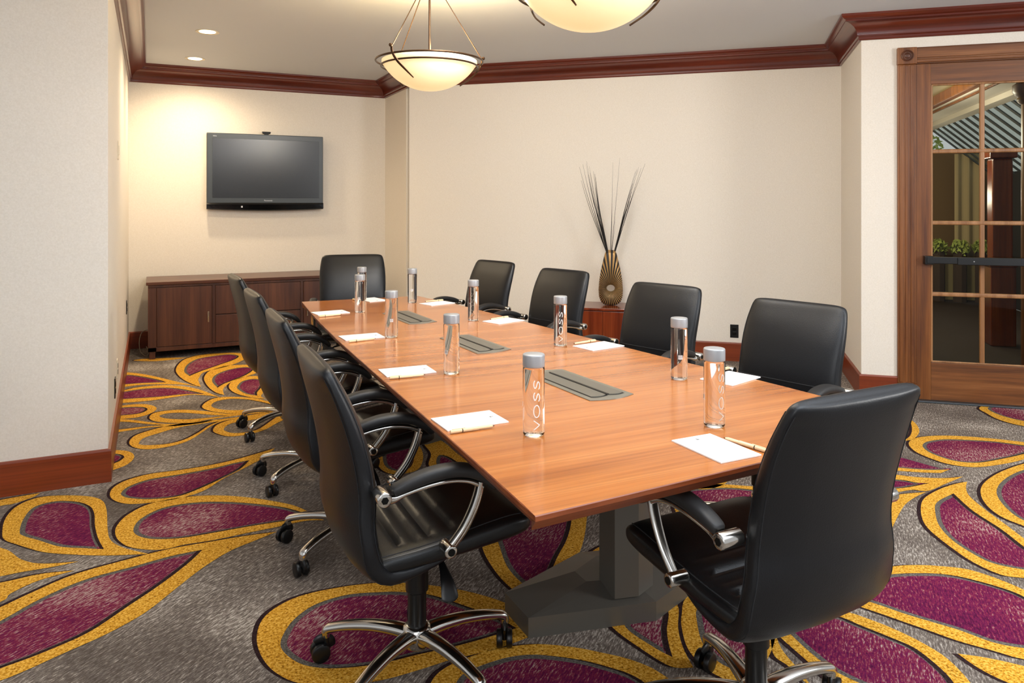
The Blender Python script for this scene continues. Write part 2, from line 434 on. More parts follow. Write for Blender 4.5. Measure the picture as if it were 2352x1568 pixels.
PETALS = [
 ('m',[(-0.566,3.762,0),(-0.581,3.935,0),(-0.557,4.079,0),(-0.482,4.154,0),(-0.375,4.13,0),(-0.264,4.062,0),(-0.206,3.977,0),(-0.182,3.843,0),(-0.167,3.613,0),(-0.15,3.492,0),(-0.1,3.393,0),(-0.006,3.286,1),(-0.158,3.347,0),(-0.273,3.411,0),(-0.391,3.494,0),(-0.494,3.617,0),(-0.544,3.685,0)],[(-0.503,3.754,0),(-0.508,3.9,0),(-0.484,4.03,0),(-0.403,4.065,0),(-0.313,4.015,0),(-0.255,3.932,0),(-0.23,3.827,0),(-0.219,3.686,0),(-0.199,3.538,0),(-0.171,3.413,1),(-0.239,3.455,0),(-0.334,3.518,0),(-0.42,3.624,0),(-0.482,3.699,0)]),
 ('m',[(-0.177,4.034,0),(-0.168,4.134,0),(-0.114,4.218,0),(-0.008,4.265,0),(0.143,4.26,0),(0.3,4.272,0),(0.445,4.314,0),(0.639,4.406,1),(0.563,4.275,0),(0.449,4.146,0),(0.334,4.032,0),(0.226,3.896,0),(0.111,3.85,0),(-0.007,3.852,0),(-0.096,3.882,0),(-0.152,3.95,0)],[(-0.13,4.04,0),(-0.102,4.117,0),(-0.008,4.182,0),(0.141,4.192,0),(0.296,4.213,0),(0.405,4.247,0),(0.483,4.257,1),(0.415,4.127,0),(0.302,4.014,0),(0.198,3.925,0),(0.112,3.879,0),(-0.007,3.9,0),(-0.089,3.954,0),(-0.117,3.99,0)]),
 ('m',[(-0.136,3.553,0),(-0.132,3.643,0),(-0.093,3.748,0),(-0.007,3.838,0),(0.129,3.856,0),(0.268,3.817,0),(0.404,3.728,0),(0.532,3.603,0),(0.611,3.496,0),(0.687,3.302,1),(0.61,3.33,0),(0.491,3.321,0),(0.359,3.315,0),(0.232,3.306,0),(0.127,3.314,0),(0.032,3.308,0),(-0.069,3.378,0),(-0.117,3.466,0)],[(-0.068,3.565,0),(-0.041,3.672,0),(0.046,3.758,0),(0.172,3.765,0),(0.307,3.712,0),(0.439,3.621,0),(0.557,3.514,0),(0.661,3.355,1),(0.561,3.366,0),(0.41,3.379,0),(0.238,3.381,0),(0.114,3.386,0),(0.01,3.426,0),(-0.047,3.486,0)]),
 ('m',[(-0.469,3.077,0),(-0.384,3.145,0),(-0.259,3.229,0),(-0.081,3.274,0),(0.071,3.3,0),(0.232,3.296,0),(0.356,3.29,0),(0.483,3.273,1),(0.392,3.228,0),(0.287,3.174,0),(0.178,3.071,0),(0.078,2.944,0),(-0.018,2.82,0),(-0.129,2.734,0),(-0.243,2.675,0),(-0.347,2.62,0),(-0.412,2.6,0),(-0.5,2.609,0),(-0.638,2.785,0),(-0.624,2.962,0)],[(-0.454,2.974,0),(-0.345,3.086,0),(-0.219,3.166,0),(-0.065,3.199,0),(0.07,3.229,0),(0.187,3.233,1),(0.128,3.133,0),(0.029,3.002,0),(-0.072,2.89,0),(-0.18,2.772,0),(-0.292,2.711,0),(-0.377,2.68,0),(-0.45,2.67,0),(-0.557,2.746,0),(-0.563,2.88,0)]),
 ('s',[(-0.802,3.811,0),(-0.551,3.614,0),(-0.458,3.457,0),(-0.378,3.38,0),(-0.253,3.338,1),(-0.338,3.332,0),(-0.442,3.337,0),(-0.509,3.333,0),(-0.7,3.324,0)],[]),
 ('s',[(-0.692,3.287,0),(-0.5,3.277,0),(-0.381,3.289,0),(-0.261,3.263,1),(-0.375,3.233,0),(-0.452,3.17,0),(-0.476,3.118,0),(-0.646,3.068,0)],[]),
 ('s',[(-0.794,4.141,0),(-0.64,4.197,0),(-0.54,4.211,0),(-0.48,4.217,1),(-0.509,4.167,0),(-0.578,4.117,0),(-0.628,4.114,0),(-0.772,4.029,0)],[]),
 ('m',[(0.304,2.486,0),(0.334,2.596,0),(0.398,2.664,0),(0.494,2.7,0),(0.648,2.692,0),(0.798,2.647,0),(0.934,2.553,0),(1.054,2.43,0),(1.138,2.284,0),(1.172,2.13,1),(0.988,2.106,0),(0.83,2.116,0),(0.717,2.112,0),(0.611,2.114,0),(0.514,2.135,0),(0.401,2.194,0),(0.34,2.273,0),(0.309,2.37,0)],[(0.367,2.414,0),(0.396,2.501,0),(0.445,2.568,0),(0.52,2.619,0),(0.633,2.632,0),(0.75,2.595,0),(0.813,2.564,0),(0.893,2.505,0),(0.952,2.425,0),(1.048,2.265,0),(1.08,2.181,1),(0.974,2.175,0),(0.854,2.176,0),(0.742,2.186,0),(0.634,2.192,0),(0.533,2.216,0),(0.454,2.254,0),(0.397,2.315,0)]),
 ('m',[(1.233,2.822,0),(1.192,2.68,0),(1.172,2.489,0),(1.187,2.346,0),(1.218,2.276,0),(1.268,2.309,0),(1.342,2.34,0),(1.393,2.36,0),(1.475,2.467,0),(1.609,2.625,0),(1.742,2.812,0),(1.908,3.065,0),(2.089,3.452,0),(2.082,3.782,0),(1.833,3.735,0),(1.491,3.33,0),(1.316,3.02,0)],[(1.312,2.842,0),(1.275,2.727,0),(1.234,2.577,0),(1.226,2.452,0),(1.243,2.345,1),(1.348,2.443,0),(1.443,2.55,0),(1.558,2.672,0),(1.674,2.83,0),(1.838,3.099,0),(1.938,3.379,0),(1.898,3.546,0),(1.708,3.456,0),(1.502,3.203,0),(1.377,2.99,0)]),
 ('m',[(1.414,2.339,0),(1.491,2.452,0),(1.58,2.524,0),(1.671,2.556,0),(1.783,2.532,0),(1.805,2.414,0),(1.665,2.252,0),(1.521,2.186,0),(1.423,2.233,0)],[(1.458,2.318,0),(1.529,2.411,0),(1.599,2.462,0),(1.676,2.469,0),(1.725,2.42,0),(1.674,2.321,0),(1.573,2.262,0),(1.484,2.27,0)]),
 ('m',[(0.733,2.041,0),(0.807,2.092,0),(0.914,2.107,0),(0.991,2.104,0),(1.098,2.073,0),(1.19,2.012,0),(1.257,1.947,0),(1.317,1.879,0),(1.358,1.795,0),(1.356,1.69,0),(1.234,1.575,0),(1.087,1.543,0),(0.863,1.589,0),(0.693,1.736,0),(0.677,1.921,0)],[(0.775,1.974,0),(0.825,2.032,0),(0.889,2.049,0),(0.987,2.051,0),(1.073,2.024,0),(1.173,1.949,0),(1.234,1.881,0),(1.284,1.801,0),(1.288,1.702,0),(1.192,1.632,0),(1.071,1.618,0),(0.897,1.652,0),(0.756,1.772,0),(0.741,1.889,0)]),
 ('m',[(1.366,2.033,0),(1.381,1.907,0),(1.408,1.796,0),(1.466,1.761,1),(1.503,1.855,0),(1.558,1.948,0),(1.646,2.061,0),(1.632,2.132,0),(1.488,2.138,0),(1.388,2.096,0)],[(1.406,2.03,0),(1.421,1.9,0),(1.442,1.829,1),(1.474,1.889,0),(1.52,1.958,0),(1.591,2.042,0),(1.574,2.081,0),(1.469,2.086,0)]),
 ('m',[(1.699,2.083,0),(1.624,2.011,0),(1.573,1.949,0),(1.513,1.844,0),(1.496,1.743,0),(1.52,1.658,0),(1.548,1.618,1),(1.685,1.687,0),(1.831,1.795,0),(1.917,1.961,0),(1.933,2.086,0),(1.812,2.111,0)],[(1.702,2.018,0),(1.636,1.947,0),(1.572,1.842,0),(1.553,1.751,0),(1.576,1.682,1),(1.687,1.735,0),(1.804,1.836,0),(1.855,1.959,0),(1.827,2.037,0)]),
 ('m',[(2.31,2.881,0),(2.385,2.907,0),(2.485,2.896,0),(2.629,2.806,0),(2.759,2.65,0),(2.58,2.353,0),(2.283,2.31,0),(2.065,2.461,0),(2.153,2.716,0)],[(2.332,2.858,0),(2.447,2.851,0),(2.601,2.776,0),(2.699,2.619,0),(2.563,2.411,0),(2.327,2.38,0),(2.138,2.52,0),(2.189,2.699,0)]),
 ('s',[(1.856,1.839,0),(1.736,1.711,0),(1.728,1.642,0),(1.713,1.563,0),(1.698,1.503,1),(1.739,1.602,0),(1.777,1.716,0)],[]),
 ('m',[(0.189,6.876,0),(0.219,7.118,0),(0.281,7.323,0),(0.399,7.452,0),(0.56,7.481,0),(0.703,7.434,0),(0.788,7.327,0),(0.799,7.194,0),(0.734,7.022,0),(0.613,6.85,0),(0.471,6.738,0),(0.388,6.657,0),(0.351,6.493,0),(0.338,6.372,0),(0.344,6.144,1),(0.288,6.275,0),(0.235,6.454,0),(0.199,6.665,0)],[(0.283,6.575,1),(0.25,6.776,0),(0.283,7.048,0),(0.376,7.277,0),(0.514,7.353,0),(0.66,7.368,0),(0.728,7.249,0),(0.67,7.093,0),(0.516,6.898,0),(0.372,6.716,0)]),
 ('m',[(0.381,6.382,0),(0.402,6.566,0),(0.45,6.713,0),(0.579,6.848,0),(0.715,6.838,0),(0.81,6.773,0),(0.847,6.626,0),(0.801,6.473,0),(0.696,6.357,0),(0.591,6.249,0),(0.522,6.101,0),(0.488,5.974,0),(0.483,5.807,1),(0.436,5.903,0),(0.397,6.104,0)],[(0.456,6.061,1),(0.434,6.294,0),(0.467,6.501,0),(0.563,6.658,0),(0.676,6.728,0),(0.755,6.707,0),(0.786,6.62,0),(0.703,6.419,0),(0.579,6.255,0),(0.51,6.167,0)]),
 ('m',[(0.535,6.037,0),(0.576,6.225,0),(0.663,6.341,0),(0.759,6.343,0),(0.826,6.261,0),(0.846,6.124,0),(0.817,5.957,0),(0.745,5.738,0),(0.721,5.643,0),(0.739,5.557,1),(0.648,5.653,0),(0.562,5.827,0)],[(0.7,5.68,1),(0.632,5.767,0),(0.595,5.922,0),(0.595,6.036,0),(0.647,6.191,0),(0.728,6.245,0),(0.79,6.183,0),(0.798,6.117,0),(0.758,5.928,0),(0.71,5.783,0)]),
 ('m',[(-0.278,6.982,0),(-0.185,6.954,0),(-0.066,6.828,0),(0.057,6.636,0),(0.202,6.377,0),(0.341,6.16,1),(0.229,6.274,0),(0.113,6.345,0),(-0.062,6.415,0),(-0.204,6.397,0),(-0.344,6.408,0),(-0.371,6.91,0)],[(-0.345,6.865,0),(-0.188,6.854,0),(-0.065,6.728,0),(0.056,6.541,0),(0.108,6.423,1),(-0.062,6.475,0),(-0.19,6.493,0),(-0.329,6.546,0)]),
 ('m',[(-0.335,6.238,0),(-0.2,6.282,0),(-0.089,6.341,0),(0.083,6.33,0),(0.226,6.216,0),(0.335,6.048,0),(0.447,5.751,1),(0.38,5.836,0),(0.271,5.916,0),(0.16,5.904,0),(-0.003,5.869,0),(-0.188,5.885,0),(-0.317,5.899,0)],[(-0.31,6.173,0),(-0.171,6.24,0),(-0.032,6.27,0),(0.111,6.229,0),(0.223,6.117,0),(0.358,5.9,1),(0.217,5.956,0),(0.051,5.957,0),(-0.111,5.985,0),(-0.303,6.04,0)]),
 ('m',[(-0.338,5.839,0),(-0.211,5.812,0),(-0.108,5.809,0),(-0.029,5.771,0),(0.023,5.686,0),(0.033,5.6,0),(-0.003,5.505,0),(-0.077,5.443,0),(-0.198,5.449,0),(-0.319,5.498,0)],[(-0.309,5.755,0),(-0.183,5.751,0),(-0.107,5.737,0),(-0.044,5.695,0),(-0.021,5.626,0),(-0.053,5.551,0),(-0.127,5.532,0),(-0.299,5.573,0)]),
 ('g',[(-0.294,5.476,0),(-0.149,5.426,0),(-0.003,5.282,0),(0.092,5.196,0),(0.237,5.155,0),(0.386,5.165,1),(0.284,5.122,0),(0.139,5.124,0),(-0.003,5.163,0),(-0.141,5.145,0),(-0.276,5.146,0)],[(-0.291,5.413,0),(-0.147,5.363,0),(-0.027,5.254,0),(0.078,5.173,1),(-0.05,5.196,0),(-0.166,5.195,0),(-0.28,5.213,0)]),
 ('g',[(-0.01,5.4,0),(0.017,5.506,0),(0.098,5.533,0),(0.201,5.506,0),(0.326,5.411,0),(0.447,5.285,0),(0.596,5.201,1),(0.491,5.198,0),(0.363,5.187,0),(0.213,5.167,0),(0.093,5.226,0),(0.016,5.304,0)],[(0.051,5.423,0),(0.097,5.456,0),(0.173,5.441,0),(0.272,5.37,0),(0.379,5.274,0),(0.458,5.225,1),(0.34,5.229,0),(0.216,5.248,0),(0.119,5.305,0),(0.066,5.363,0)]),
 ('g',[(0.317,5.53,0),(0.358,5.668,0),(0.43,5.747,0),(0.54,5.719,0),(0.672,5.616,0),(0.742,5.493,0),(0.813,5.397,0),(0.874,5.247,1),(0.758,5.212,0),(0.596,5.201,0),(0.448,5.296,0),(0.352,5.41,0)],[(0.376,5.537,0),(0.416,5.639,0),(0.508,5.67,0),(0.614,5.606,0),(0.711,5.471,0),(0.777,5.342,1),(0.713,5.279,0),(0.608,5.307,0),(0.48,5.359,0),(0.402,5.443,0)]),
 ('g',[(-0.115,4.883,0),(-0.093,5.003,0),(-0.026,5.079,0),(0.091,5.147,0),(0.213,5.167,0),(0.361,5.156,0),(0.54,5.164,0),(0.758,5.212,1),(0.589,5.14,0),(0.432,5.111,0),(0.352,5.039,0),(0.282,4.911,0),(0.22,4.797,0),(0.15,4.728,0),(0.062,4.697,0),(-0.024,4.706,0),(-0.089,4.778,0)],[(-0.064,4.849,0),(-0.039,4.94,0),(0.043,5.009,0),(0.161,5.083,0),(0.283,5.103,0),(0.397,5.108,1),(0.328,5.041,0),(0.263,4.92,0),(0.175,4.801,0),(0.085,4.76,0),(-0.003,4.778,0),(-0.051,4.809,0)]),
 ('g',[(0.344,4.918,0),(0.377,5.037,0),(0.457,5.109,0),(0.589,5.14,0),(0.727,5.182,0),(0.888,5.171,1),(0.808,5.012,0),(0.712,4.894,0),(0.621,4.783,0),(0.519,4.74,0),(0.425,4.75,0),(0.366,4.833,0)],[(0.407,4.925,0),(0.45,5.021,0),(0.527,5.044,0),(0.631,5.056,0),(0.768,5.096,1),(0.699,4.981,0),(0.603,4.83,0),(0.525,4.792,0),(0.454,4.808,0),(0.416,4.864,0)]),
 ('m',[(-0.278,4.79,0),(-0.173,4.763,0),(-0.108,4.7,0),(-0.084,4.611,0),(-0.096,4.52,0),(-0.142,4.443,0),(-0.237,4.421,0)],[(-0.253,4.716,0),(-0.17,4.691,0),(-0.133,4.62,0),(-0.165,4.539,0),(-0.242,4.505,0)]),
 ('m',[(0.87,6.371,0),(0.908,6.286,0),(1.002,6.018,0),(0.963,5.605,0),(0.843,5.406,1),(0.78,5.563,0),(0.795,5.796,0)],[(0.871,5.99,0),(0.941,5.838,0),(0.9,5.583,0),(0.836,5.667,0)]),
 ('s',[(-0.138,7.447,0),(0.016,7.344,0),(0.164,7.339,0),(0.303,7.373,1),(0.132,7.456,0),(-0.072,7.495,0)],[]),
 ('m',[(5.117,3.165,0),(5.024,3.059,0),(4.945,2.926,0),(4.945,2.778,0),(5.09,2.643,0),(5.575,2.761,0),(5.747,2.984,0),(5.577,3.133,0),(5.327,3.19,0)],[(5.154,3.131,0),(5.063,2.996,0),(5.06,2.843,0),(5.188,2.726,0),(5.442,2.826,0),(5.453,3.063,0),(5.302,3.137,0)]),
 ('m',[(3.963,2.859,0),(4.081,2.915,0),(4.204,2.91,0),(4.335,2.858,0),(4.477,2.746,0),(4.609,2.589,0),(4.686,2.462,1),(4.296,2.413,0),(4.052,2.427,0),(3.92,2.463,0),(3.855,2.542,0),(3.849,2.632,0),(3.877,2.75,0)],[(4.017,2.811,0),(4.109,2.844,0),(4.237,2.828,0),(4.346,2.763,0),(4.462,2.672,0),(4.545,2.553,0),(4.579,2.493,1),(4.392,2.467,0),(4.177,2.472,0),(4.015,2.492,0),(3.933,2.561,0),(3.926,2.664,0),(3.955,2.744,0)]),
 ('m',[(3.759,2.871,0),(3.782,2.796,0),(3.83,2.651,0),(3.855,2.542,0),(3.904,2.452,0),(3.96,2.388,1),(3.787,2.437,0),(3.631,2.513,0),(3.494,2.616,0),(3.414,2.673,0)],[(3.664,2.833,0),(3.731,2.759,0),(3.751,2.66,0),(3.769,2.546,0),(3.801,2.484,1),(3.669,2.539,0),(3.538,2.649,0),(3.484,2.694,0)]),
 ('m',[(3.378,2.645,0),(3.44,2.588,0),(3.521,2.497,0),(3.634,2.425,0),(3.743,2.397,1),(3.554,2.371,0),(3.398,2.352,0),(3.343,2.394,0),(3.233,2.409,0),(3.125,2.446,0)],[(3.323,2.602,0),(3.372,2.543,0),(3.428,2.491,0),(3.45,2.447,0),(3.501,2.414,1),(3.34,2.427,0),(3.253,2.454,0),(3.18,2.49,0)]),
 ('s',[(3.125,2.416,0),(3.163,2.397,0),(3.269,2.376,0),(3.38,2.345,1),(3.286,2.33,0),(3.154,2.292,0),(2.999,2.217,0),(2.852,2.138,1),(2.962,2.262,0)],[]),
 ('s',[(3.99,2.914,1),(4.112,2.959,0),(4.257,3.049,0),(4.444,3.198,1),(4.369,3.099,0),(4.256,2.999,0),(4.138,2.935,0),(4.056,2.905,1)],[]),
 ('m',[(3.179,2.233,0),(3.3,2.3,0),(3.457,2.338,0),(3.594,2.351,0),(3.693,2.344,1),(3.597,2.289,0),(3.512,2.215,0),(3.42,2.081,0),(3.338,1.942,0),(3.275,1.84,0),(3.171,1.663,0),(3.042,1.549,1),(2.984,1.588,0),(2.927,1.644,0),(2.875,1.698,0),(2.879,1.805,0),(2.92,1.915,0),(2.989,2.052,0),(3.061,2.14,0)],[(3.482,2.277,1),(3.306,2.242,0),(3.181,2.164,0),(3.073,2.072,0),(2.992,1.963,0),(2.948,1.848,0),(2.94,1.763,0),(2.994,1.682,0),(3.049,1.637,0),(3.147,1.7,0),(3.195,1.795,0),(3.283,1.939,0),(3.363,2.109,0)]),
 ('m',[(3.625,2.236,0),(3.775,2.304,0),(3.984,2.353,0),(4.226,2.374,0),(4.503,2.361,0),(4.684,2.248,0),(4.282,1.995,0),(3.62,1.79,0),(3.41,1.788,0),(3.402,1.911,0),(3.415,2.017,0),(3.494,2.132,0)],[(3.677,2.191,0),(3.876,2.276,0),(4.126,2.318,0),(4.358,2.286,0),(4.375,2.163,0),(4.088,1.991,0),(3.645,1.856,0),(3.501,1.863,0),(3.462,1.945,0),(3.532,2.061,0)]),
 ('m',[(2.207,1.945,0),(2.424,1.942,0),(2.577,1.916,0),(2.662,1.884,0),(2.728,1.844,0),(2.8,1.782,0),(2.831,1.697,0),(2.837,1.594,0),(2.82,1.479,0),(2.715,1.362,0),(2.496,1.29,0),(2.403,1.35,0),(2.363,1.417,0),(2.316,1.497,0),(2.288,1.571,0),(2.258,1.648,0),(2.227,1.729,0),(2.2,1.791,0),(2.158,1.872,0)],[(2.22,1.895,0),(2.37,1.899,0),(2.5,1.882,0),(2.627,1.831,0),(2.706,1.775,0),(2.753,1.701,0),(2.784,1.62,0),(2.787,1.565,0),(2.769,1.474,0),(2.662,1.388,0),(2.523,1.347,0),(2.463,1.384,0),(2.408,1.444,0),(2.377,1.536,0),(2.341,1.607,0),(2.304,1.682,0),(2.273,1.765,0),(2.238,1.833,0)]),
 ('m',[(1.881,1.956,0),(2.026,1.906,0),(2.131,1.785,0),(2.168,1.71,0),(2.193,1.626,0),(2.203,1.535,0),(2.194,1.452,0),(2.145,1.353,0),(2.09,1.291,0),(1.972,1.255,0),(1.846,1.347,0),(1.792,1.436,0),(1.786,1.554,0),(1.803,1.658,0),(1.827,1.791,0)],[(1.885,1.895,0),(1.984,1.866,0),(2.085,1.774,0),(2.112,1.692,0),(2.138,1.609,0),(2.155,1.534,0),(2.134,1.443,0),(2.101,1.374,0),(2.049,1.324,0),(1.975,1.315,0),(1.897,1.385,0),(1.855,1.486,0),(1.835,1.567,0),(1.843,1.667,0),(1.865,1.772,0)]),
 ('s',[(2.248,1.457,1),(2.308,1.404,0),(2.367,1.33,0),(2.404,1.26,0),(2.279,1.231,0),(2.243,1.305,0),(2.234,1.38,0)],[]),
 ('m',[(1.289,4.292,0),(1.369,4.218,0),(1.392,4.072,0),(1.355,3.901,0),(1.277,3.736,0),(1.199,3.693,0),(1.117,3.719,0),(1.09,3.855,0),(1.155,4.122,0)],[(1.262,4.202,0),(1.328,4.17,0),(1.344,4.063,0),(1.311,3.922,0),(1.245,3.779,0),(1.19,3.737,0),(1.135,3.778,0),(1.128,3.893,0),(1.19,4.106,0)]),
 ('m',[(1.456,4.229,0),(1.541,4.117,0),(1.542,3.855,0),(1.548,3.688,0),(1.524,3.575,0),(1.384,3.576,0),(1.333,3.737,0),(1.408,3.921,0),(1.427,4.088,0)],[(1.436,3.876,0),(1.477,3.841,0),(1.492,3.73,0),(1.492,3.659,0),(1.415,3.655,0),(1.378,3.743,0)]),
]
fbm = bmesh.new()
prism(fbm, [(-3.4, -2.2), (9.5, -2.2)]+[tuple((P7+Vector((2, -.5, 0)))[:2]), tuple((P6+dB*1.7)[:2]), tuple(P6[:2]), tuple(P5[:2]), tuple(P4[:2]), tuple(P3[:2]), tuple(P2[:2]), tuple(P1[:2]), (-3.4, 4.25)], -.05, 0)
fbm.faces.ensure_lookup_table()
def inlay(petals, dx=0, dy=0):
    for i, (kind, outer, inner) in enumerate(petals):
        o = closed_spline([(x+dx, y+dy, t) for x, y, t in outer])
        if kind == 's':
            layer(fbm, [o], .0012, 3, (-.014, .010)); layer(fbm, [o], .0016, 4); continue
        q = closed_spline([(x+dx, y+dy, t) for x, y, t in inner])
        if kind == 'm':
            layer(fbm, [q], .0004, 2); layer(fbm, [inset(q, .020)], .0008, 1)
        layer(fbm, [o, q], .0012, 3, (-.014, .010)); layer(fbm, [o, q], .0016, 4)
inlay(PETALS)
far = [p for p in PETALS if min(c[1] for c in p[1]) > 4.6 and max(c[0] for c in p[1]) < 2.2]
inlay(far, 2.0, -1.9)
for f in fbm.faces:
    if f.normal.z == 0 and f.material_index: f.normal_update()
me = bpy.data.meshes.new('floor')
fbm.to_mesh(me); fbm.free()
for k in ('grey', 'magenta', 'edge', 'dark', 'yellow'): me.materials.append(M['c_'+k])
fl = bpy.data.objects.new('floor', me); COL.objects.link(fl)
struct(fl, 'grey carpet woven with gold-outlined magenta petals', 'carpet')

# ------------------------------------------------------------------ glazed door in the slanted wall
DM = Matrix.Translation(P6) @ Matrix(((dB.x, nB.x, 0, 0), (dB.y, nB.y, 0, 0), (0, 0, 1, 0), (0, 0, 0, 1)))   # local x along wall, y into the room
def dobj(name, boxes, m, parent=None, bev=.003):
    bm = bmesh.new()
    for lo, hi in boxes: box(bm, lo, hi, bev)
    o = link(name, bm, m, parent, smooth=False); return o
rig = bpy.data.objects.new('door_1', None); COL.objects.link(rig); rig.matrix_world = DM
struct(rig, 'wooden french door with glass panes and black push bar', 'door')
XA, XB = .45, 1.46
DZ0, DZ1 = .28, 2.25
cols_x = [.773, 1.12]; rows_z = [.762, 1.268, 1.774]
dobj('stile', [((S1, -.03, .012), (XA, .012, 2.397))], M['door'], rig)
dobj('stile', [((XB, -.03, .012), (S2, .012, 2.397))], M['door'], rig)
dobj('rail', [((XA, -.03, .012), (XB, .012, DZ0))], M['door_h'], rig)
dobj('rail', [((XA, -.03, DZ1), (XB, .012, 2.397))], M['door_h'], rig)
bm = bmesh.new()
for x in cols_x: box(bm, (x-.016, -.022, DZ0), (x+.016, .004, DZ1), .009, seg=3)
dobj_m = link('muntin', bm, M['bead'], rig, smooth=False)
bm = bmesh.new()
for z in rows_z: box(bm, (XA, -.020, z-.015), (XB, .006, z+.015), .009, seg=3)
link('muntin', bm, M['bead'], rig, smooth=False)
bm = bmesh.new()
for lo, hi in [((XA, .0, DZ0), (XA+.012, .014, DZ1)), ((XB-.012, .0, DZ0), (XB, .014, DZ1)), ((XA, .0, DZ0), (XB, .014, DZ0+.012)), ((XA, .0, DZ1-.012), (XB, .014, DZ1))]: box(bm, lo, hi, .004)
link('glazing_bead', bm, M['bead'], rig, smooth=False)
xs = [XA]+cols_x+[XB]; zs = [DZ0]+rows_z+[DZ1]
for i in range(3):
    for j in range(4):
        bm = bmesh.new(); box(bm, (xs[i]+.004, -.012, zs[j]+.004), (xs[i+1]-.004, -.008, zs[j+1]-.004))
        link('pane', bm, M['pane'], rig, smooth=False)
bm = bmesh.new()
box(bm, (.40, .012, .975), (.455, .07, 1.035), .004); box(bm, (.41, .04, .982), (1.5, .075, 1.03), .004); box(bm, (.60, .038, .977), (1.5, .082, 1.026), .004)
pb = link('push_bar', bm, M['blackplastic'], rig, smooth=False); pb['label'] = 'black metal push bar'
bm = bmesh.new(); cyl(bm, (.70, .082, 1.003), (.70, .084, 1.003), .004); link('screw', bm, M['chrome'], pb)
# casing with corner blocks
def casing(x0, x1):
    bm = bmesh.new(); box(bm, (x0, -.08, .12), (x1, .024, 2.397), .004)
    for k in (.2, .5, .8):
        x = x0+(x1-x0)*k; box(bm, (x-.012, .02, .13), (x+.012, .029, 2.39), .004)
    return bm
fr = bpy.data.objects.new('trim_8', None); COL.objects.link(fr); fr.matrix_world = DM
struct(fr, 'moulded brown door casing with round corner rosettes', 'door casing')
link('casing_post', casing(S0, S1), M['door'], fr, smooth=False)
link('casing_post', casing(S2, S3), M['door'], fr, smooth=False)
bm = bmesh.new(); box(bm, (S1, -.08, 2.397), (S2, .02, 2.517), .004); box(bm, (S1, .018, 2.405), (S2, .034, 2.43), .006); box(bm, (S1, .018, 2.44), (S2, .028, 2.51), .004)
link('casing_head', bm, M['door_h'], fr, smooth=False)
for x0 in (S0, S2):
    for z0 in (2.397, 0):
        bm = bmesh.new(); box(bm, (x0-.003, -.08, z0), (x0+.123, .036, z0+.12), .004)
        cb = link('corner_block', bm, M['door'], fr, smooth=False)
        bm = bmesh.new()
        lathe(bm, [(.04, 0), (.04, .006), (.034, .010), (.028, .004), (.022, .004), (.016, .010), (.006, .012), (.001, .012)], 28, mtx=Matrix.Translation((x0+.06, .036, z0+.06)) @ Matrix.Rotation(-PI/2, 4, 'X'))
        link('rosette', bm, M['walnut'], cb)
bm = bmesh.new(); box(bm, (S1, -.08, 0), (S2, .06, .012), .004)
o = link('trim_9', bm, M['threshold'], smooth=False); o.matrix_world = DM; struct(o, 'grey metal threshold under the glazed door', 'threshold')

# ------------------------------------------------------------------ lobby beyond the door
DL = DM.copy()
def lobj(name, fn, m, label, cat, kind='structure', smooth=False):
    bm = bmesh.new(); fn(bm); o = link(name, bm, m, smooth=smooth); o.matrix_world = DL
    o['label'] = label; o['category'] = cat
    if kind: o['kind'] = kind
    return o
LD = -6.45     # far wall of the lobby (local y)
LX = 2.75      # dark side wall of the lobby (local x)
lobj('floor_lobby', lambda b: box(b, (.12, LD-.3, -.06), (LX, -.1, -.002)), M['lobbyfloor'], 'dark lobby floor beyond the glazed door', 'floor')
lobj('ceiling_lobby', lambda b: box(b, (.12, LD, 2.95), (1.5, -.1, 3.0)), M['lobbyyellow'], 'yellowish lobby ceiling in the top left door pane', 'ceiling')
lobj('ceiling_lobby_soffit', lambda b: box(b, (1.5, LD, 2.56), (1.95, -.1, 3.0)), M['lobbyceil'], 'pale grey soffit beside the skylight', 'soffit')
lobj('wall_lobby_low', lambda b: box(b, (.12, LD-.2, 0), (LX, LD, .60)), M['lobbywall'], 'low beige wall at the back of the lobby', 'wall')
lobj('wall_lobby_upper', lambda b: box(b, (.12, LD-.22, .60), (LX, LD-.12, 2.17)), M['lobbybrown'], 'brown wall above the low lobby wall', 'wall')
lobj('wall_lobby_gable', lambda b: box(b, (.12, LD-.22, 2.17), (1.95, LD-.12, 3.0)), M['lobbyyellow'], 'yellowish upper wall of the lobby', 'wall')
lobj('wall_lobby_side', lambda b: box(b, (LX, LD-.2, 0), (LX+.1, -.1, 1.85)), M['lobbydark'], 'very dark side wall of the lobby', 'wall')
lobj('wall_lobby_end', lambda b: box(b, (.12, LD, 0), (.2, -.1, 3.0)), M['lobbywall'], 'end wall of the lobby', 'wall')
lobj('trim_10', lambda b: (box(b, (1.40, LD, 2.58), (1.5, -.1, 2.70), .02), box(b, (1.5, LD, 2.54), (1.53, -.1, 2.58), .008)), M['door'], 'wooden ceiling moulding in the lobby', 'moulding')
lobj('trim_11', lambda b: box(b, (1.80, LD, 2.50), (1.95, -.1, 2.56), .004), M['lobbyceil'], 'pale edge board under the lobby soffit', 'board')
def curtain(b, x0, x1):
    n = int((x1-x0)/.02)
    fr_ = [(x0+(x1-x0)*i/n, LD+.02+.02*math.sin(i*.9)) for i in range(n+1)]
    prism(b, fr_+[(x, y-.01) for x, y in fr_[::-1]], .61, 2.15)
c1 = lobj('curtain', lambda b: curtain(b, 2.25, 2.58), M['curtain'], 'beige lobby curtain behind the left door panes', 'curtain', None)
SL = math.atan2(-.86, 1)
def ribs(b):
    for i in range(23):
        mtx = Matrix.Translation((1.95, LD+.05+i*.27, 2.5)) @ Matrix.Rotation(-SL, 4, 'Y')
        box(b, (0, -.035, 0), (1.06, .035, .014), mtx=mtx)
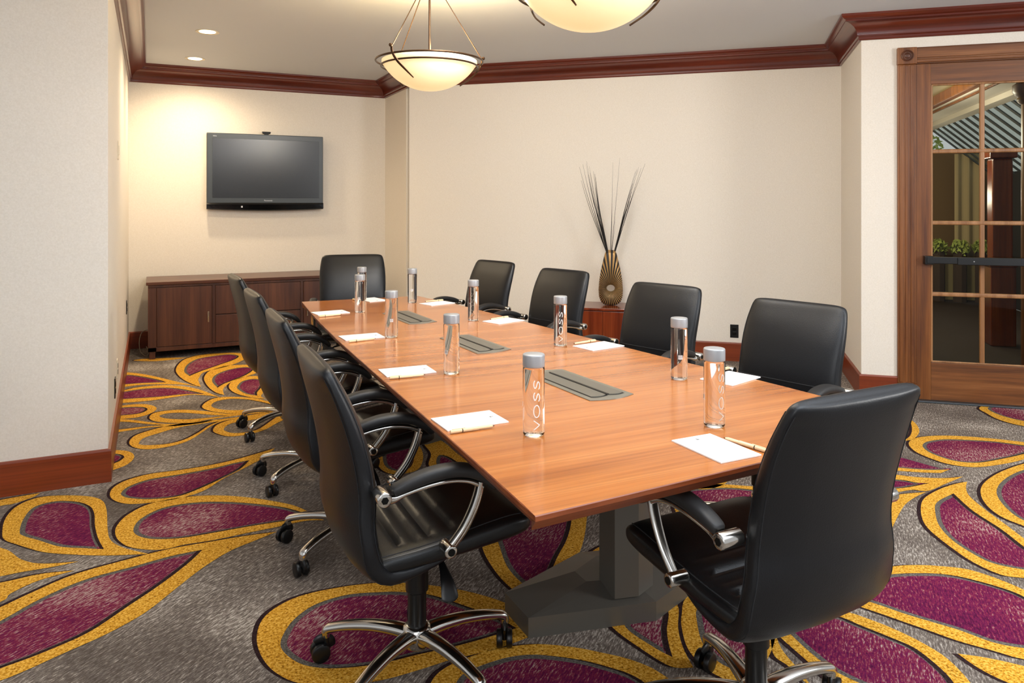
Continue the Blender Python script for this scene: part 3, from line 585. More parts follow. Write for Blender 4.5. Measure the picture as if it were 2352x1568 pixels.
sk = bpy.data.objects.new('window_1', None); COL.objects.link(sk); sk.matrix_world = DL
struct(sk, 'slanted skylight with dark ribs seen through the top door panes', 'skylight')
bm = bmesh.new(); ribs(bm); link('rib_frame', bm, M['rib'], sk, smooth=False)
bm = bmesh.new(); box(bm, (0, LD, .03), (1.06, -.2, .036), mtx=Matrix.Translation((1.95, 0, 2.5)) @ Matrix.Rotation(-SL, 4, 'Y')); link('pane', bm, M['pane'], sk, smooth=False)
def column(name, x, y, label):
    t = bpy.data.objects.new(name, None); COL.objects.link(t); t.matrix_world = DL @ Matrix.Translation((x, y, 0)); tag(t, label, 'column')
    bm = bmesh.new(); box(bm, (-.11, -.11, 0), (.11, .11, .78), .008); link('plinth', bm, M['console'], t, smooth=False)
    bm = bmesh.new(); box(bm, (-.09, -.09, .83), (.09, .09, 1.86), .02); link('shaft', bm, M['console'], t, smooth=False)
    bm = bmesh.new(); box(bm, (-.12, -.12, .78), (.12, .12, .83), .01); box(bm, (-.12, -.12, 1.86), (.12, .12, 1.93), .01); link('cap_moulding', bm, M['console'], t, smooth=False)
column('lobby_column', 1.67, -2.6, 'dark red wooden pillar in the lobby, seen through the door')
t = thing('lobby_post', 'round brown post with turned capital in the lobby', 'column')
t.matrix_world = DL @ Matrix.Translation((1.59, -1.55, 0))
bm = bmesh.new(); lathe(bm, [(.075, 0), (.075, 2.27)], 24); link('shaft', bm, M['door'], t)
bm = bmesh.new(); lathe(bm, [(.08, 2.27), (.10, 2.29), (.11, 2.31), (.10, 2.33), (.12, 2.35), (.14, 2.38), (.14, 2.44), (.11, 2.46), (.11, 2.56)], 24); link('capital', bm, M['walnut'], t)
# shrubs in front of the low wall, tree outside
def foliage(name, loc, r, n, label, cat, s=.05, trunk=None):
    t = thing(name, label, cat); t.matrix_world = DL @ Matrix.Translation(loc)
    bm = bmesh.new()
    for i in range(n):
        a = Vector((random.gauss(0, 1), random.gauss(0, 1), random.gauss(0, 1))).normalized()*random.random()**.4
        c = Vector((a.x*r[0], a.y*r[1], a.z*r[2]))
        u = Vector((random.gauss(0, 1), random.gauss(0, 1), random.gauss(0, 1))).normalized(); w = u.orthogonal().normalized()
        vs = [bm.verts.new(c+u*s), bm.verts.new(c+w*s*.4), bm.verts.new(c-u*s), bm.verts.new(c-w*s*.4+u.cross(w)*s*.2)]
        bm.faces.new(vs)
    link('foliage', bm, M['leaf'], t, smooth=False)
    bm = bmesh.new(); cyl(bm, (0, 0, -trunk if trunk else -r[2]), (0, 0, 0), .02 if not trunk else .09, 8); link('stem', bm, M['trunk'], t)
for i, x in enumerate((1.98, 2.26, 2.54)):
    foliage('shrub', (x, LD+.25, .78), (.12, .13, .12), 240, ['leafy green shrub by the lobby wall, at the left door edge', 'green shrub by the lobby wall between two others', 'green shrub by the lobby wall nearest the muntin'][i], 'plant', .045, .78)
foliage('tree', (1.95, LD-3.0, 2.5), (.85, .8, .9), 1800, 'yellow-green tree outside the lobby skylight', 'tree', .07, 2.7)
ll = bpy.data.lights.new('lobby_fill', 'POINT'); ll.energy = 60; ll.color = (1, .9, .72); ll.shadow_soft_size = .15  # added fill point kept out of view to lighten the dark lobby
l2 = bpy.data.lights.new('lobby_fill', 'POINT'); l2.energy = 30; l2.color = (1, .9, .72); l2.shadow_soft_size = .1  # second added fill, brightens the low wall at the lobby's far end
lo = bpy.data.objects.new('lobby_fill', l2); COL.objects.link(lo); lo.matrix_world = DL @ Matrix.Translation((1.1, -5.2, 1.5))
lo = bpy.data.objects.new('lobby_fill', ll); COL.objects.link(lo); lo.matrix_world = DL @ Matrix.Translation((.75, -3.0, 2.1))

# ------------------------------------------------------------------ conference table
TZ = .75
L_edge = [(.902, 5.045), (.845, 4.3), (.800, 3.54), (.768, 2.75), (.750, 2.25), (.728, 1.70), (.712, 1.350)]
R_edge = [(1.70, 1.405), (2.040, 1.475), (2.030, 1.75), (2.000, 2.10), (1.945, 2.60), (1.895, 3.17), (1.845, 3.75), (1.790, 4.4), (1.700, 5.01)]
def cr2(p, k=4): return [(v.x, v.y) for v in spline([(a, b, 0) for a, b in p], k)]
outline = cr2(L_edge)+[(1.70, 1.405)]+cr2(R_edge[1:])
tb = thing('conference_table', 'long tapered reddish wood conference table set for a meeting', 'table', (1.39, 3.2, 0))
O = Vector((1.39, 3.2))
op = [Vector(p)-O for p in outline]
def shrink(poly, d): return inset([Vector(p) for p in poly], d)
bm = bmesh.new()
rs = [[Vector((p.x, p.y, z)) for p in shrink(op, d)] for d, z in ((.02, TZ-.036), (.018, TZ-.036), (0, TZ-.012), (0, TZ-.002), (.002, TZ))]
vs = rings(bm, rs, cap=True)
for f in bm.faces: f.material_index = 1
bm.faces.ensure_lookup_table()
for f in bm.faces:
    f.normal_update()
    if len(f.verts) > 4: f.material_index = 0
link('tabletop', bm, [M['table'], M['table_edge']], tb, smooth=False)
bm = bmesh.new()
box(bm, (-.16, -1.45, TZ-.075), (.16, 1.5, TZ-.036), .004)
link('under_frame', bm, M['blackplastic'], tb, smooth=False)
for cx, cy in ((1.475, 2.18), (1.40, 4.25)):
    c = Vector((cx, cy))-O
    bm = bmesh.new()
    hexp = [(-.385, -.065), (.045, -.165), (.425, -.02), (.425, .14), (-.005, .25), (-.385, .11)]
    lo = [Vector((c.x+x, c.y+y, 0)) for x, y in hexp]; md = [Vector((c.x+x, c.y+y, .065)) for x, y in hexp]
    tp = [Vector((c.x+x*.34, c.y+(y-.04)*.45+.04, .10)) for x, y in hexp]
    rings(bm, [lo, md, tp]); link('foot', bm, M['tablebase'], tb, smooth=False)
    bm = bmesh.new()
    oc = [(c.x+x, c.y-.055+y) for x, y in ((-.087, -.060), (-.004, -.079), (.083, -.041), (.087, .060), (.004, .079), (-.083, .041))]
    prism(bm, oc, .08, TZ-.06); link('column', bm, M['tablebase'], tb, smooth=False)
def hatch(p0, p1, p2, p3):
    """corners on the table top: far left, far right, near right, near left"""
    q = [Vector(p)-O for p in (p0, p1, p2, p3)]
    P = lambda u, v, z: Vector((*( (q[3]*(1-u)+q[2]*u)*(1-v)+(q[0]*(1-u)+q[1]*u)*v )[:2], z))
    def outl(u0, u1, v0, v1, z, bow=.0):
        pts = []
        for i in range(7): pts.append(P(u0+(u1-u0)*i/6, v0-bow*math.sin(PI*i/6), z))
        for i in range(7): pts.append(P(u1-(u1-u0)*i/6, v1+bow*math.sin(PI*i/6), z))
        return pts
    bm = bmesh.new(); rings(bm, [outl(0, 1, 0, 1, TZ-.004, .05), outl(0, 1, 0, 1, TZ+.0025, .05), outl(.03, .97, .012, .988, TZ+.0035, .05)])
    hf = link('cable_hatch', bm, M['hatch'], tb, smooth=False)
    for u0, u1 in ((.13, .47), (.55, .86)):
        bm = bmesh.new(); rings(bm, [outl(u0-.02, u1+.02, .05, .95, TZ+.003, .02), outl(u0-.02, u1+.02, .05, .95, TZ+.0038, .02)]); link('slot', bm, M['slot'], hf, smooth=False)
        bm = bmesh.new(); rings(bm, [outl(u0, u1, .065, .935, TZ+.0035, .02), outl(u0, u1, .065, .935, TZ+.006, .02)]); link('lid', bm, M['hatch_lid'], hf, smooth=False)
    bm = bmesh.new(); box(bm, (0, 0, 0), (1, 1, 1)); bm.clear()
    rings(bm, [outl(.478, .535, .06, .9, TZ+.0035, .0), outl(.478, .535, .06, .9, TZ+.0075, .0)]); link('cable_strip', bm, M['slot'], hf, smooth=False)
hatch((1.275, 2.50), (1.442, 2.508), (1.470, 2.075), (1.292, 2.066))
hatch((1.251, 3.359), (1.416, 3.385), (1.442, 2.965), (1.265, 2.933))
hatch((1.232, 4.28), (1.405, 4.32), (1.418, 3.85), (1.248, 3.825))

# ------------------------------------------------------------------ office chair
def make_chair():
    t = thing('office_chair', 'x', 'chair', (0, 0, 0), 0, 'black leather office chairs around the table')
    # backrest shell: profile of centre line with half thickness and half width
    prof = [(-.312, .968, .004, .150), (-.310, .964, .017, .192), (-.306, .950, .026, .208), (-.295, .915, .034, .217), (-.272, .855, .042, .224), (-.249, .785, .048, .226), (-.229, .70, .053, .224),
            (-.219, .62, .055, .226), (-.221, .55, .053, .235), (-.212, .49, .049, .242), (-.192, .44, .043, .240), (-.155, .410, .036, .238), (-.105, .408, .028, .238), (-.045, .418, .022, .236), (.01, .428, .012, .225)]
    C2 = spline([(p[0], p[1], 0) for p in prof], 4); W2 = spline([(p[2], p[3], 0) for p in prof], 4)
    def section(i, n=44, e=3.6):
        c = C2[i]; d = (C2[min(i+1, len(C2)-1)]-C2[max(i-1, 0)]).normalized()
        nx, nz = -d.y, d.x      # perpendicular in profile plane
        r = []
        for k in range(n):
            a = 2*PI*k/n; ca, sa = math.cos(a), math.sin(a)
            y = (W2[i].y+.006)*math.copysign(abs(ca)**(2/5.5), ca)
            q = min(1., abs(y)/(W2[i].y+1e-6))
            k_edge = min(1., max(.22, (C2[i].y-.93)*12+.4)) if C2[i].y > .5 else min(1., .22+(.5-C2[i].y)*6)
            d_ = W2[i].x*(1-.10*q*q) if sa > 0 else W2[i].x*(1.04-(1.04-k_edge)*q**2.2)
            u = d_*math.copysign(abs(sa)**(2/e), sa)
            r.append(Vector((c.x+nx*u, y, c.y+nz*u)))
        return r
    bm = bmesh.new(); rings(bm, [section(i) for i in range(len(C2))])
    back = link('backrest', bm, M['leather'], t, angle=70)
    # stitched seams: rear seam down both sides and the low cross seam on the front
    for k in (3, 19, 25, 41):
        pts = []
        for i in range(9, len(C2)-6, 2):
            q = section(i); c = Vector((C2[i].x, 0, C2[i].y)); p = q[k]; dd = (p-Vector((c.x, p.y, c.z))); pts.append(p+dd.normalized()*.0004)
        bm = bmesh.new(); sweep(bm, pts, .0013, n=5, raw=True); link('seam', bm, M['stitch'], back)
    ridx = min(range(len(C2)), key=lambda i: abs(C2[i].y-.63))
    q = section(ridx); row = [q[k] for k in (range(24, 43) if q[33].x > q[11].x else range(2, 21))]
    bm = bmesh.new(); sweep(bm, [p+Vector((.0006, 0, 0)) for p in row], .0022, n=5, raw=True); link('seam', bm, M['stitch'], back)
    # seat cushion
    sp = [(-.185, .432, .006, .20), (-.178, .433, .026, .228), (-.15, .437, .031, .238), (-.06, .444, .034, .243), (.04, .456, .037, .245), (.13, .468, .040, .245), (.20, .475, .040, .242), (.245, .477, .034, .235), (.268, .476, .022, .222), (.276, .475, .006, .20)]
    pts = spline([(p[0], 0, p[1]) for p in sp], 8); W = spline([(p[2], p[3], 0) for p in sp], 8)
    bm = bmesh.new(); rs = []
    grooves = (-.11, -.065, -.02, .035)
    for i, p in enumerate(pts):
        g = sum(math.exp(-((p.x-q)/.0055)**2) for q in grooves)*.012
        r = []
        for k in range(48):
            a = 2*PI*k/48; ca, sa = math.cos(a), math.sin(a)
            y = W[i].y*math.copysign(abs(ca)**(2/6), ca); z = W[i].x*math.copysign(abs(sa)**(2/3.2), sa)
            if sa > .5: z += -g*(1 if abs(y) < .19 else 0)-.006*(1-(y/.245)**2)
            r.append(Vector((p.x, y, p.z+z)))
        rs.append(r)
    rings(bm, rs); seat = link('seat', bm, M['leather_seat'], t, angle=70)
    for sgn in (-1, 1):
        bm = bmesh.new(); sweep(bm, [Vector((pts[i].x, sgn*(W[i].y-.012), pts[i].z+W[i].x*.93)) for i in range(9, len(pts)-17, 3)], .0016, n=5, raw=True)
        link('seam', bm, M['stitch'], seat)
    # armrests
    for sgn in (-1, 1):
        y = sgn*.268
        bm = bmesh.new()
        cyl(bm, (-.180, sgn*.236, .642), (-.180, sgn*.300, .642), .0195, 20, .004)
        sweep(bm, [(-.176, y+sgn*.01, .636), (-.15, y+sgn*.006, .632), (-.12, y, .640), (-.06, y, .652), (.0, y, .656), (.05, y, .649), (.085, y, .634), (.10, y, .622)],
              [.012, .010, .013, .015, .015, .015, .014, .010], [.013, .010, .007, .007, .007, .007, .008, .007], n=12, e=2.6)
        sweep(bm, [(.092, y, .640), (.085, y, .610), (.070, y, .570), (.045, y, .525), (.010, y, .482), (.002, y, .474)], [.016, .016, .015, .0135, .012, .012], [.008, .008, .008, .008, .009, .009], up=(1, 0, 1), n=12, e=2.6)
        sweep(bm, [(.097, y, .630), (.092, y, .600), (.078, y, .562), (.052, y, .515), (.020, y, .478)], .005, .008, up=(1, 0, 1), n=8)
        cyl(bm, (.002, sgn*.236, .472), (.002, sgn*.292, .472), .0175, 20, .004)
        arm = link('arm_frame', bm, M['chrome'], t, angle=50)
        bm = bmesh.new(); cyl(bm, (-.180, sgn*.296, .642), (-.180, sgn*.3015, .642), .010, 6); link('bolt', bm, M['bolt'], arm)
        bm = bmesh.new(); cyl(bm, (.002, sgn*.288, .472), (.002, sgn*.2935, .472), .010, 16); link('bolt', bm, M['bolt'], arm)
        bm = bmesh.new()
        sweep(bm, [(-.152, y, .650), (-.145, y, .653), (-.10, y, .668), (-.04, y, .680), (.02, y, .681), (.07, y, .670), (.11, y, .648), (.135, y, .622), (.14, y, .614)],
              [.008, .019, .023, .025, .026, .026, .024, .018, .008], [.006, .013, .016, .017, .017, .017, .016, .012, .006], n=18, e=3.)
        link('armrest_pad', bm, M['pad'], t, angle=60)
    # mechanism, lever and gas column
    bm = bmesh.new()
    box(bm, (-.12, -.06, .365), (.12, .06, .415), .012); box(bm, (-.08, -.12, .385), (.08, .12, .405), .006)
    link('tilt_mechanism', bm, M['blackplastic'], t, smooth=False)
    bm = bmesh.new()
    cyl(bm, (.03, -.05, .39), (.03, -.13, .372), .006, 8)
    sweep(bm, [(.03, -.12, .375), (.03, -.15, .362), (.03, -.185, .335), (.03, -.205, .305), (.03, -.21, .295)], [.008, .012, .020, .024, .012], [.005, .005, .004, .004, .003], up=(0, 1, 0), n=12)
    link('lever', bm, M['blackplastic'], t)
    bm = bmesh.new(); lathe(bm, [(.020, .07), (.028, .12), (.028, .235), (.034, .24), (.034, .37), (.040, .385)], 28)
    link('gas_column', bm, M['blackplastic'], t)
    # five-star base with casters
    b = bmesh.new()
    lathe(b, [(.034, .072), (.042, .078), (.045, .10), (.042, .128), (.034, .136), (.028, .137)], 30)
    for k in range(5):
        a = 2*PI*k/5; tb_ = bmesh.new()
        sweep(tb_, [(.02, 0, .108), (.07, 0, .116), (.14, 0, .118), (.21, 0, .111), (.262, 0, .100), (.285, 0, .092), (.290, 0, .080), (.290, 0, .068)],
              [.026, .024, .021, .019, .0175, .017, .016, .013], [.018, .017, .015, .014, .013, .013, .013, .012], up=(0.25, 0, 1), n=16, e=2.5)
        merge(b, tb_, 0, Matrix.Rotation(a, 4, 'Z'))
    base = link('star_base', b, M['chrome'], t, angle=50)
    cas = None
    for k in range(5):
        a = 2*PI*k/5
        if cas is None:
            bm = bmesh.new()
            cyl(bm, (0, 0, .045), (0, 0, .074), .011, 12)
            for s in (-1, 1): cyl(bm, (.018, s*.006, .028), (.018, s*.025, .028), .028, 26, .005)
            sweep(bm, [(-.016, 0, .036), (-.010, 0, .052), (.004, 0, .061), (.020, 0, .061), (.034, 0, .054)], [.013, .017, .018, .017, .012], [.006, .008, .008, .007, .004], up=(0, 1, 0), n=12)
            box(bm, (-.012, -.006, .02), (.02, .006, .055), .003)
            cas = link('caster', bm, M['blackplastic'], base, angle=40); c = cas
        else:
            c = cas.copy(); COL.objects.link(c); c.parent = base
        c.location = (.290*math.cos(a), .290*math.sin(a), 0); c.rotation_euler = (0, 0, a+[.6, 2.2, 1.2, -2.0, 3.0][k])
    return t
chair = make_chair()
CH = [  # x, y, yaw (deg), base yaw, scale, label
 (.763, 2.122, -1, 180-36, 1, 'black leather office chair with chrome arms, nearest on the left side of the table'),
 (.790, 3.000, 0, 0, 1, 'black leather office chair, second from the camera on the left side'),
 (.800, 3.840, 2, 1, 1, 'black leather office chair, third from the camera on the left side'),
 (.805, 4.750, 3, 0, 1, 'black leather office chair on the left side nearest the credenza'),
 (1.300, 5.225, -102, 20, 1.05, 'black leather office chair at the far narrow end of the table'),
 (2.025, 5.031, 196, 10, 1, 'black leather office chair on the right side, farthest from the door'),
 (2.112, 4.133, 196, 40, 1, 'black leather office chair on the right side, left of the vase'),
 (2.145, 3.097, 197, 15, 1, 'black leather office chair on the right side, just right of the vase'),
 (2.212, 2.283, 194, 50, 1, 'black leather office chair on the right side nearest the glazed door'),
 (1.428, 1.512, 91.5, 2, 1, 'black leather office chair in the foreground, turned to the near table end'),
]
for i, (x, y, yaw, by, s, lab) in enumerate(CH):
    yr = math.radians(yaw)
    c = chair if i == 0 else copy_tree(chair)
    c.location = (x-.045*math.cos(yr), y-.045*math.sin(yr), 0); c.rotation_euler = (0, 0, yr); c.scale = (s, s, s)
    c['label'] = lab
    for ch in c.children:
        if ch.name.startswith('star_base'): ch.rotation_euler = (0, 0, math.radians(by-yaw))

# ------------------------------------------------------------------ bottles
def ribbon(bm, pts, w, R, zc, closed=False):
    """flat stroke of width w in (across, up) space wrapped on a cylinder of radius R facing -y"""
    P = [Vector((a, b)) for a, b in pts]; n = len(P); vs = []
    for i in range(n):
        d = (P[(i+1) % n]-P[i-1]) if closed else (P[min(i+1, n-1)]-P[max(i-1, 0)])
        d.normalize(); nn = Vector((-d.y, d.x))*w/2
        row = []
        for q in (P[i]-nn, P[i]+nn):
            a = -PI/2+q.x/R; row.append(bm.verts.new((R*math.cos(a), R*math.sin(a), zc+q.y)))
        vs.append(row)
    for i in range(n if closed else n-1):
        j = (i+1) % n; bm.faces.new((vs[i][0], vs[i][1], vs[j][1], vs[j][0]))
def seg(a, b, k=6): return [(a[0]+(b[0]-a[0])*i/k, a[1]+(b[1]-a[1])*i/k) for i in range(k+1)]
def make_bottle():
    t = thing('water_bottle', 'x', 'bottle', group='clear water bottles on the table')
    bm = bmesh.new(); R = .0305
    prof = [(.001, .006), (.012, .005), (.020, .0015), (.0245, 0), (.0275, .001), (.0295, .004), (R, .009), (R, .186), (.0295, .190), (.026, .1925), (.001, .1925)]
    lathe(bm, prof, 48); link('bottle_body', bm, M['water'], t, angle=60)
    bm = bmesh.new()
    lathe(bm, [(.0300, .191), (.0308, .192), (.0310, .195), (.0310, .222), (.0305, .2245), (.029, .226), (.001, .226)], 48)
    c = link('cap', bm, M['cap'], t, angle=50); c['label'] = 'silver-grey screw cap'
    # printed name, reading upwards
    bm = bmesh.new(); Rt = R+.0004; w = .0026; H2 = .0085
    ribbon(bm, seg((-H2, .022), (H2, .035)), w, Rt, 0); ribbon(bm, seg((H2, .035), (-H2, .048)), w, Rt, 0)
    ribbon(bm, [(H2*math.cos(2*PI*i/32), .073+.0165*math.sin(2*PI*i/32)) for i in range(32)], w, Rt, 0, True)
    for z0 in (.100, .133):
        S = [(.62, .02), (.86, .14), (1, .38), (.88, .68), (.55, .86), (.22, .76), (.02, .52), (-.25, .26), (-.6, .14), (-.9, .34), (-1, .62), (-.86, .86), (-.6, .99)]
        S = [(v.x, v.y) for v in spline([(a, b, 0) for a, b in S], 3)]
        ribbon(bm, [(a*H2, z0+b*.025) for a, b in S], w, Rt, 0)
    bmesh.ops.solidify(bm, geom=bm.faces[:], thickness=.0002)
    link('lettering', bm, M['white'], t, smooth=False)
    bm = bmesh.new(); a0 = -PI/2-2.05; R2 = R+.0003
    def patch(u0, u1, z0, z1, m, R3):
        k = max(1, int((u1-u0)/.12)); vv = [[bm.verts.new((R3*math.cos(a0+u0+(u1-u0)*i/k), R3*math.sin(a0+u0+(u1-u0)*i/k), z)) for z in (z0, z1)] for i in range(k+1)]
        for i in range(k): bm.faces.new((vv[i][0], vv[i+1][0], vv[i+1][1], vv[i][1])).material_index = m
    patch(-.25, .25, .078, .093, 0, R2)
    u = -.19
    for wd in (.03, .015, .03, .02, .015, .03, .02, .03): patch(u, u+wd, .0805, .0925, 1, R2+.0001); u += .05
    link('barcode_label', bm, [M['white'], M['barcode']], t, smooth=False)
    return t
bot = make_bottle()
BT = [ # x, y, print angle seen from the camera, label
 (.961, 1.832, 16, 'clear water bottle in the foreground, its white lettering facing the camera beside the nearest hatch'),
 (1.471, 1.675, 40, 'clear water bottle on the near right, closest to the foreground chair'),
 (1.753, 2.186, 126, 'clear water bottle on the right side, turned to show its barcode'),
 (1.031, 2.641, 76, 'clear water bottle on the left, beside the middle hatch'),
 (1.685, 2.949, 3, 'clear water bottle with upright lettering in front of the vase chair'),
 (1.052, 3.495, 118, 'clear water bottle on the left showing a barcode, beside the farthest hatch'),
 (1.613, 3.799, -6, 'clear water bottle with upright lettering in front of the far right chair'),
 (1.127, 4.391, 106, 'clear water bottle at the far left, standing just before another one'),
 (1.548, 4.673, 112, 'clear water bottle at the far end before the slanted wall corner'),
 (1.278, 4.930, 90, 'clear water bottle half hidden behind another, at the far table end'),
]
for i, (x, y, ph, lab) in enumerate(BT):
    c = bot if i == 0 else copy_tree(bot)
    c.location = (x, y, TZ+.0003)
    cam_dir = math.atan2(-y, -x)       # towards the camera
    c.rotation_euler = (0, 0, cam_dir+PI/2+math.radians(ph)); c['label'] = lab

# ------------------------------------------------------------------ notepads and pens
def make_pad():
    t = thing('notepad', 'x', 'notepad', group='white notepads laid out on the table')
    bm = bmesh.new(); box(bm, (-.097, -.067, 0), (.097, .067, .004), .0004, seg=1); link('sheets', bm, M['paper'], t, smooth=False)
    bm = bmesh.new(); box(bm, (.066, -.005, .004), (.072, .005, .0043)); box(bm, (.074, -.004, .004), (.0765, .004, .0043)); link('printed_mark', bm, M['ink'], t, smooth=False)
    return t
def make_pen():
    t = thing('pen', 'x', 'pen', group='cream pens lying by the notepads')
    bm = bmesh.new(); mt = Matrix.Translation((-.065, 0, .0055)) @ Matrix.Rotation(PI/2, 4, 'Y')
    lathe(bm, [(.0042, .0), (.0055, .002), (.0055, .085), (.0046, .086), (.0046, .122), (.0028, .130)], 16, mtx=mt); link('barrel', bm, M['pen'], t)
    bm = bmesh.new(); lathe(bm, [(.0057, .034), (.0057, .037)], 16, mtx=mt); lathe(bm, [(.0026, .1295), (.0008, .136)], 12, mtx=mt); link('tip', bm, M['pen_dark'], t)
    bm = bmesh.new(); box(bm, (-.06, -.0015, .0105), (-.02, .0015, .0125), .0005, seg=1); link('clip', bm, M['pen'], t, smooth=False)
    return t
pad = make_pad(); pen = make_pen()
NP = [  # pad x, y, yaw ; pen x, y, yaw
 (.850, 2.031, 1, .819, 1.940, 0, 'at the nearest left place', 0),
 (.888, 2.744, -2, .854, 2.643, -3, 'at the second left place', 0),
 (.921, 3.557, 2, .895, 3.451, 10, 'at the third left place', 0),
 (.962, 4.443, 7, .929, 4.305, 10, 'at the far left place, beside the far left corner', 0),
 (1.347, 4.925, -78, 1.241, 4.918, -80, 'at the far narrow end of the table', 0),
 (1.680, 4.557, 17, 1.698, 4.660, 187, 'at the farthest right place', 180),
 (1.754, 3.702, 17, 1.768, 3.785, 196, 'at the right place before the chair left of the vase', 180),
 (1.828, 2.850, 10, 1.815, 2.945, 190, 'at the right place before the chair right of the vase', 180),
 (1.925, 2.105, 16, 1.965, 2.215, 190, 'at the right place nearest the glazed door', 180),
 (1.336, 1.518, 90, 1.420, 1.495, 100, 'at the near end, beside the foreground chair', 0),
]
for i, (x, y, a, px, py, pa, lab, fl_) in enumerate(NP):
    c = pad if i == 0 else copy_tree(pad)
    c.location = (x, y, TZ+.0003); c.rotation_euler = (0, 0, math.radians(a+fl_)); c['label'] = 'small white notepad '+lab
    c = pen if i == 0 else copy_tree(pen)
    c.location = (px, py, TZ+.0003); c.rotation_euler = (0, 0, math.radians(pa)); c['label'] = 'slim cream pen '+lab

# ------------------------------------------------------------------ pendant lamps
def make_pendant():
    t = thing('pendant_lamp', 'x', 'lamp', group='bronze bowl pendants over the table')
    # origin at the ring height
    bm = bmesh.new(); Rb = .283; dp = .165
    Rs = (Rb*Rb+dp*dp)/(2*dp); a1 = math.asin(Rb/Rs)
    outer = [(max(Rs*math.sin(a1*i/16), .001), -Rs*math.cos(a1*i/16)+Rs-dp) for i in range(17)]
    inner = [(r*.985, z+.004) for r, z in outer[::-1]]
    lathe(bm, outer+[(Rb, .012)]+[(Rb-.004, .012)]+inner, 64, cap=False); link('bowl', bm, M['bowl'], t, angle=60)
    bm = bmesh.new()
    for R, z, w in ((.318, .010, .006), (.287, -.022, .0055)):
        n = 72; rs = []
        for i in range(n+1):
            a = 2*PI*i/n; rs.append([Vector(((R+w*math.cos(b))*math.cos(a), (R+w*math.cos(b))*math.sin(a), z+w*math.sin(b))) for b in [2*PI*k/8 for k in range(8)]])
        rings(bm, rs, cap=False)
    link('ring', bm, M['bronze'], t)
    for a in (-2.62, -.12, 1.9):
        def at(r, z, da=0): return Vector((r*math.cos(a+da), r*math.sin(a+da), z))
        bm = bmesh.new()
        sweep(bm, [at(.320, .052, -.02), at(.322, .015), at(.302, -.03, .05), at(.262, -.075, .14), at(.205, -.118, .24)], [.009, .009, .009, .007, .003], [.004]*5, up=at(1, 0), n=10)
        lathe(bm, [(.001, -.011), (.008, -.008), (.011, 0), (.008, .008), (.001, .011)], 12, mtx=Matrix.Translation(at(.335, .050)))
        st = link('strap', bm, M['bronze'], t)
        bm = bmesh.new(); cyl(bm, at(.318, .055), at(.055, .455), .0028, 8); link('cable', bm, M['bronze'], t)
    bm = bmesh.new(); cyl(bm, (0, 0, -.10), (0, 0, .47), .0065, 12); link('stem', bm, M['bronze'], t)
    bm = bmesh.new(); lathe(bm, [(.001, .40), (.055, .402), (.066, .41), (.066, .425), (.045, .44), (.075, .47), (.078, .52), (.001, .52)], 36); link('canopy', bm, M['bronze'], t)
    return t
pl_ = make_pendant()
for i, (x, y, lab) in enumerate(((1.496, 4.19, 'bronze pendant lamp with glowing bowl hanging over the far part of the table'), (1.545, 2.47, 'glowing bowl pendant lamp cut off by the top of the picture, over the near part'))):
    c = pl_ if i == 0 else copy_tree(pl_)
    c.location = (x, y, 2.24); c['label'] = lab
    for dz, e, r in ((.06, 24, .12),):
        l = bpy.data.lights.new('pendant_bulb', 'POINT'); l.energy = e; l.color = (1, .80, .46); l.shadow_soft_size = r
        o = bpy.data.objects.new('pendant_bulb', l); COL.objects.link(o); o.location = (x+.10, y, 2.24+dz)
# recessed downlights
def make_down():
    t = thing('downlight', 'x', 'ceiling light', group='recessed ceiling downlights')
    bm = bmesh.new(); lathe(bm, [(.062, .0), (.078, -.001), (.088, -.004), (.088, .0), (.062, .0)], 36, cap=False); link('trim_ring', bm, M['switch'], t)
    bm = bmesh.new(); lathe(bm, [(.001, -.0035), (.060, -.002), (.062, .0), (.001, .0)], 36); link('lamp_face', bm, M['lamp'], t)
    return t
dn = make_down()
for i, (x, y, lab) in enumerate(((.40, 6.30, 'lit round recessed downlight farther from the television wall'), (.37, 7.50, 'lit round recessed downlight close to the crown moulding above the television'))):
    c = dn if i == 0 else copy_tree(dn)
    c.location = (x, y, CZ-.0005); c['label'] = lab
    l = bpy.data.lights.new('downlight_spot', 'SPOT'); l.energy = 80; l.color = (1, .80, .54); l.spot_size = 2.85; l.spot_blend = 1.; l.shadow_soft_size = .06
    o = bpy.data.objects.new('downlight_spot', l); COL.objects.link(o); o.location = (x, y, CZ-.03)

# ------------------------------------------------------------------ television
tv = thing('television', 'flat black television mounted on the back wall', 'television', (1.075, 8.08, 1.357))
bm = bmesh.new(); box(bm, (-.575, -.10, 0.03), (.575, -.045, .765), .006); box(bm, (-.50, -.05, .08), (.50, -.02, .70), .01); box(bm, (-.25, -.03, .2), (.25, -.002, .55))
link('casing', bm, M['tvframe'], tv, smooth=False)
bm = bmesh.new(); box(bm, (-.523, -.1025, .112), (.53, -.099, .712), .001, seg=1); link('screen', bm, M['screen'], tv, smooth=False)
bm = bmesh.new()
n = 20; rs = []
for i in range(n+1):
    u = -1+2*i/n; x = u*.577; dr = .018*(1-u*u)
    rs.append([Vector((x, -.101-.004*(1-u*u), .062)), Vector((x, -.107-.006*(1-u*u), .045)), Vector((x, -.105, .006-dr)), Vector((x, -.09, -.004-dr)), Vector((x, -.05, .0)), Vector((x, -.05, .062))])
rings(bm, rs); link('gloss_strip', bm, M['tvgloss'], tv, smooth=False)
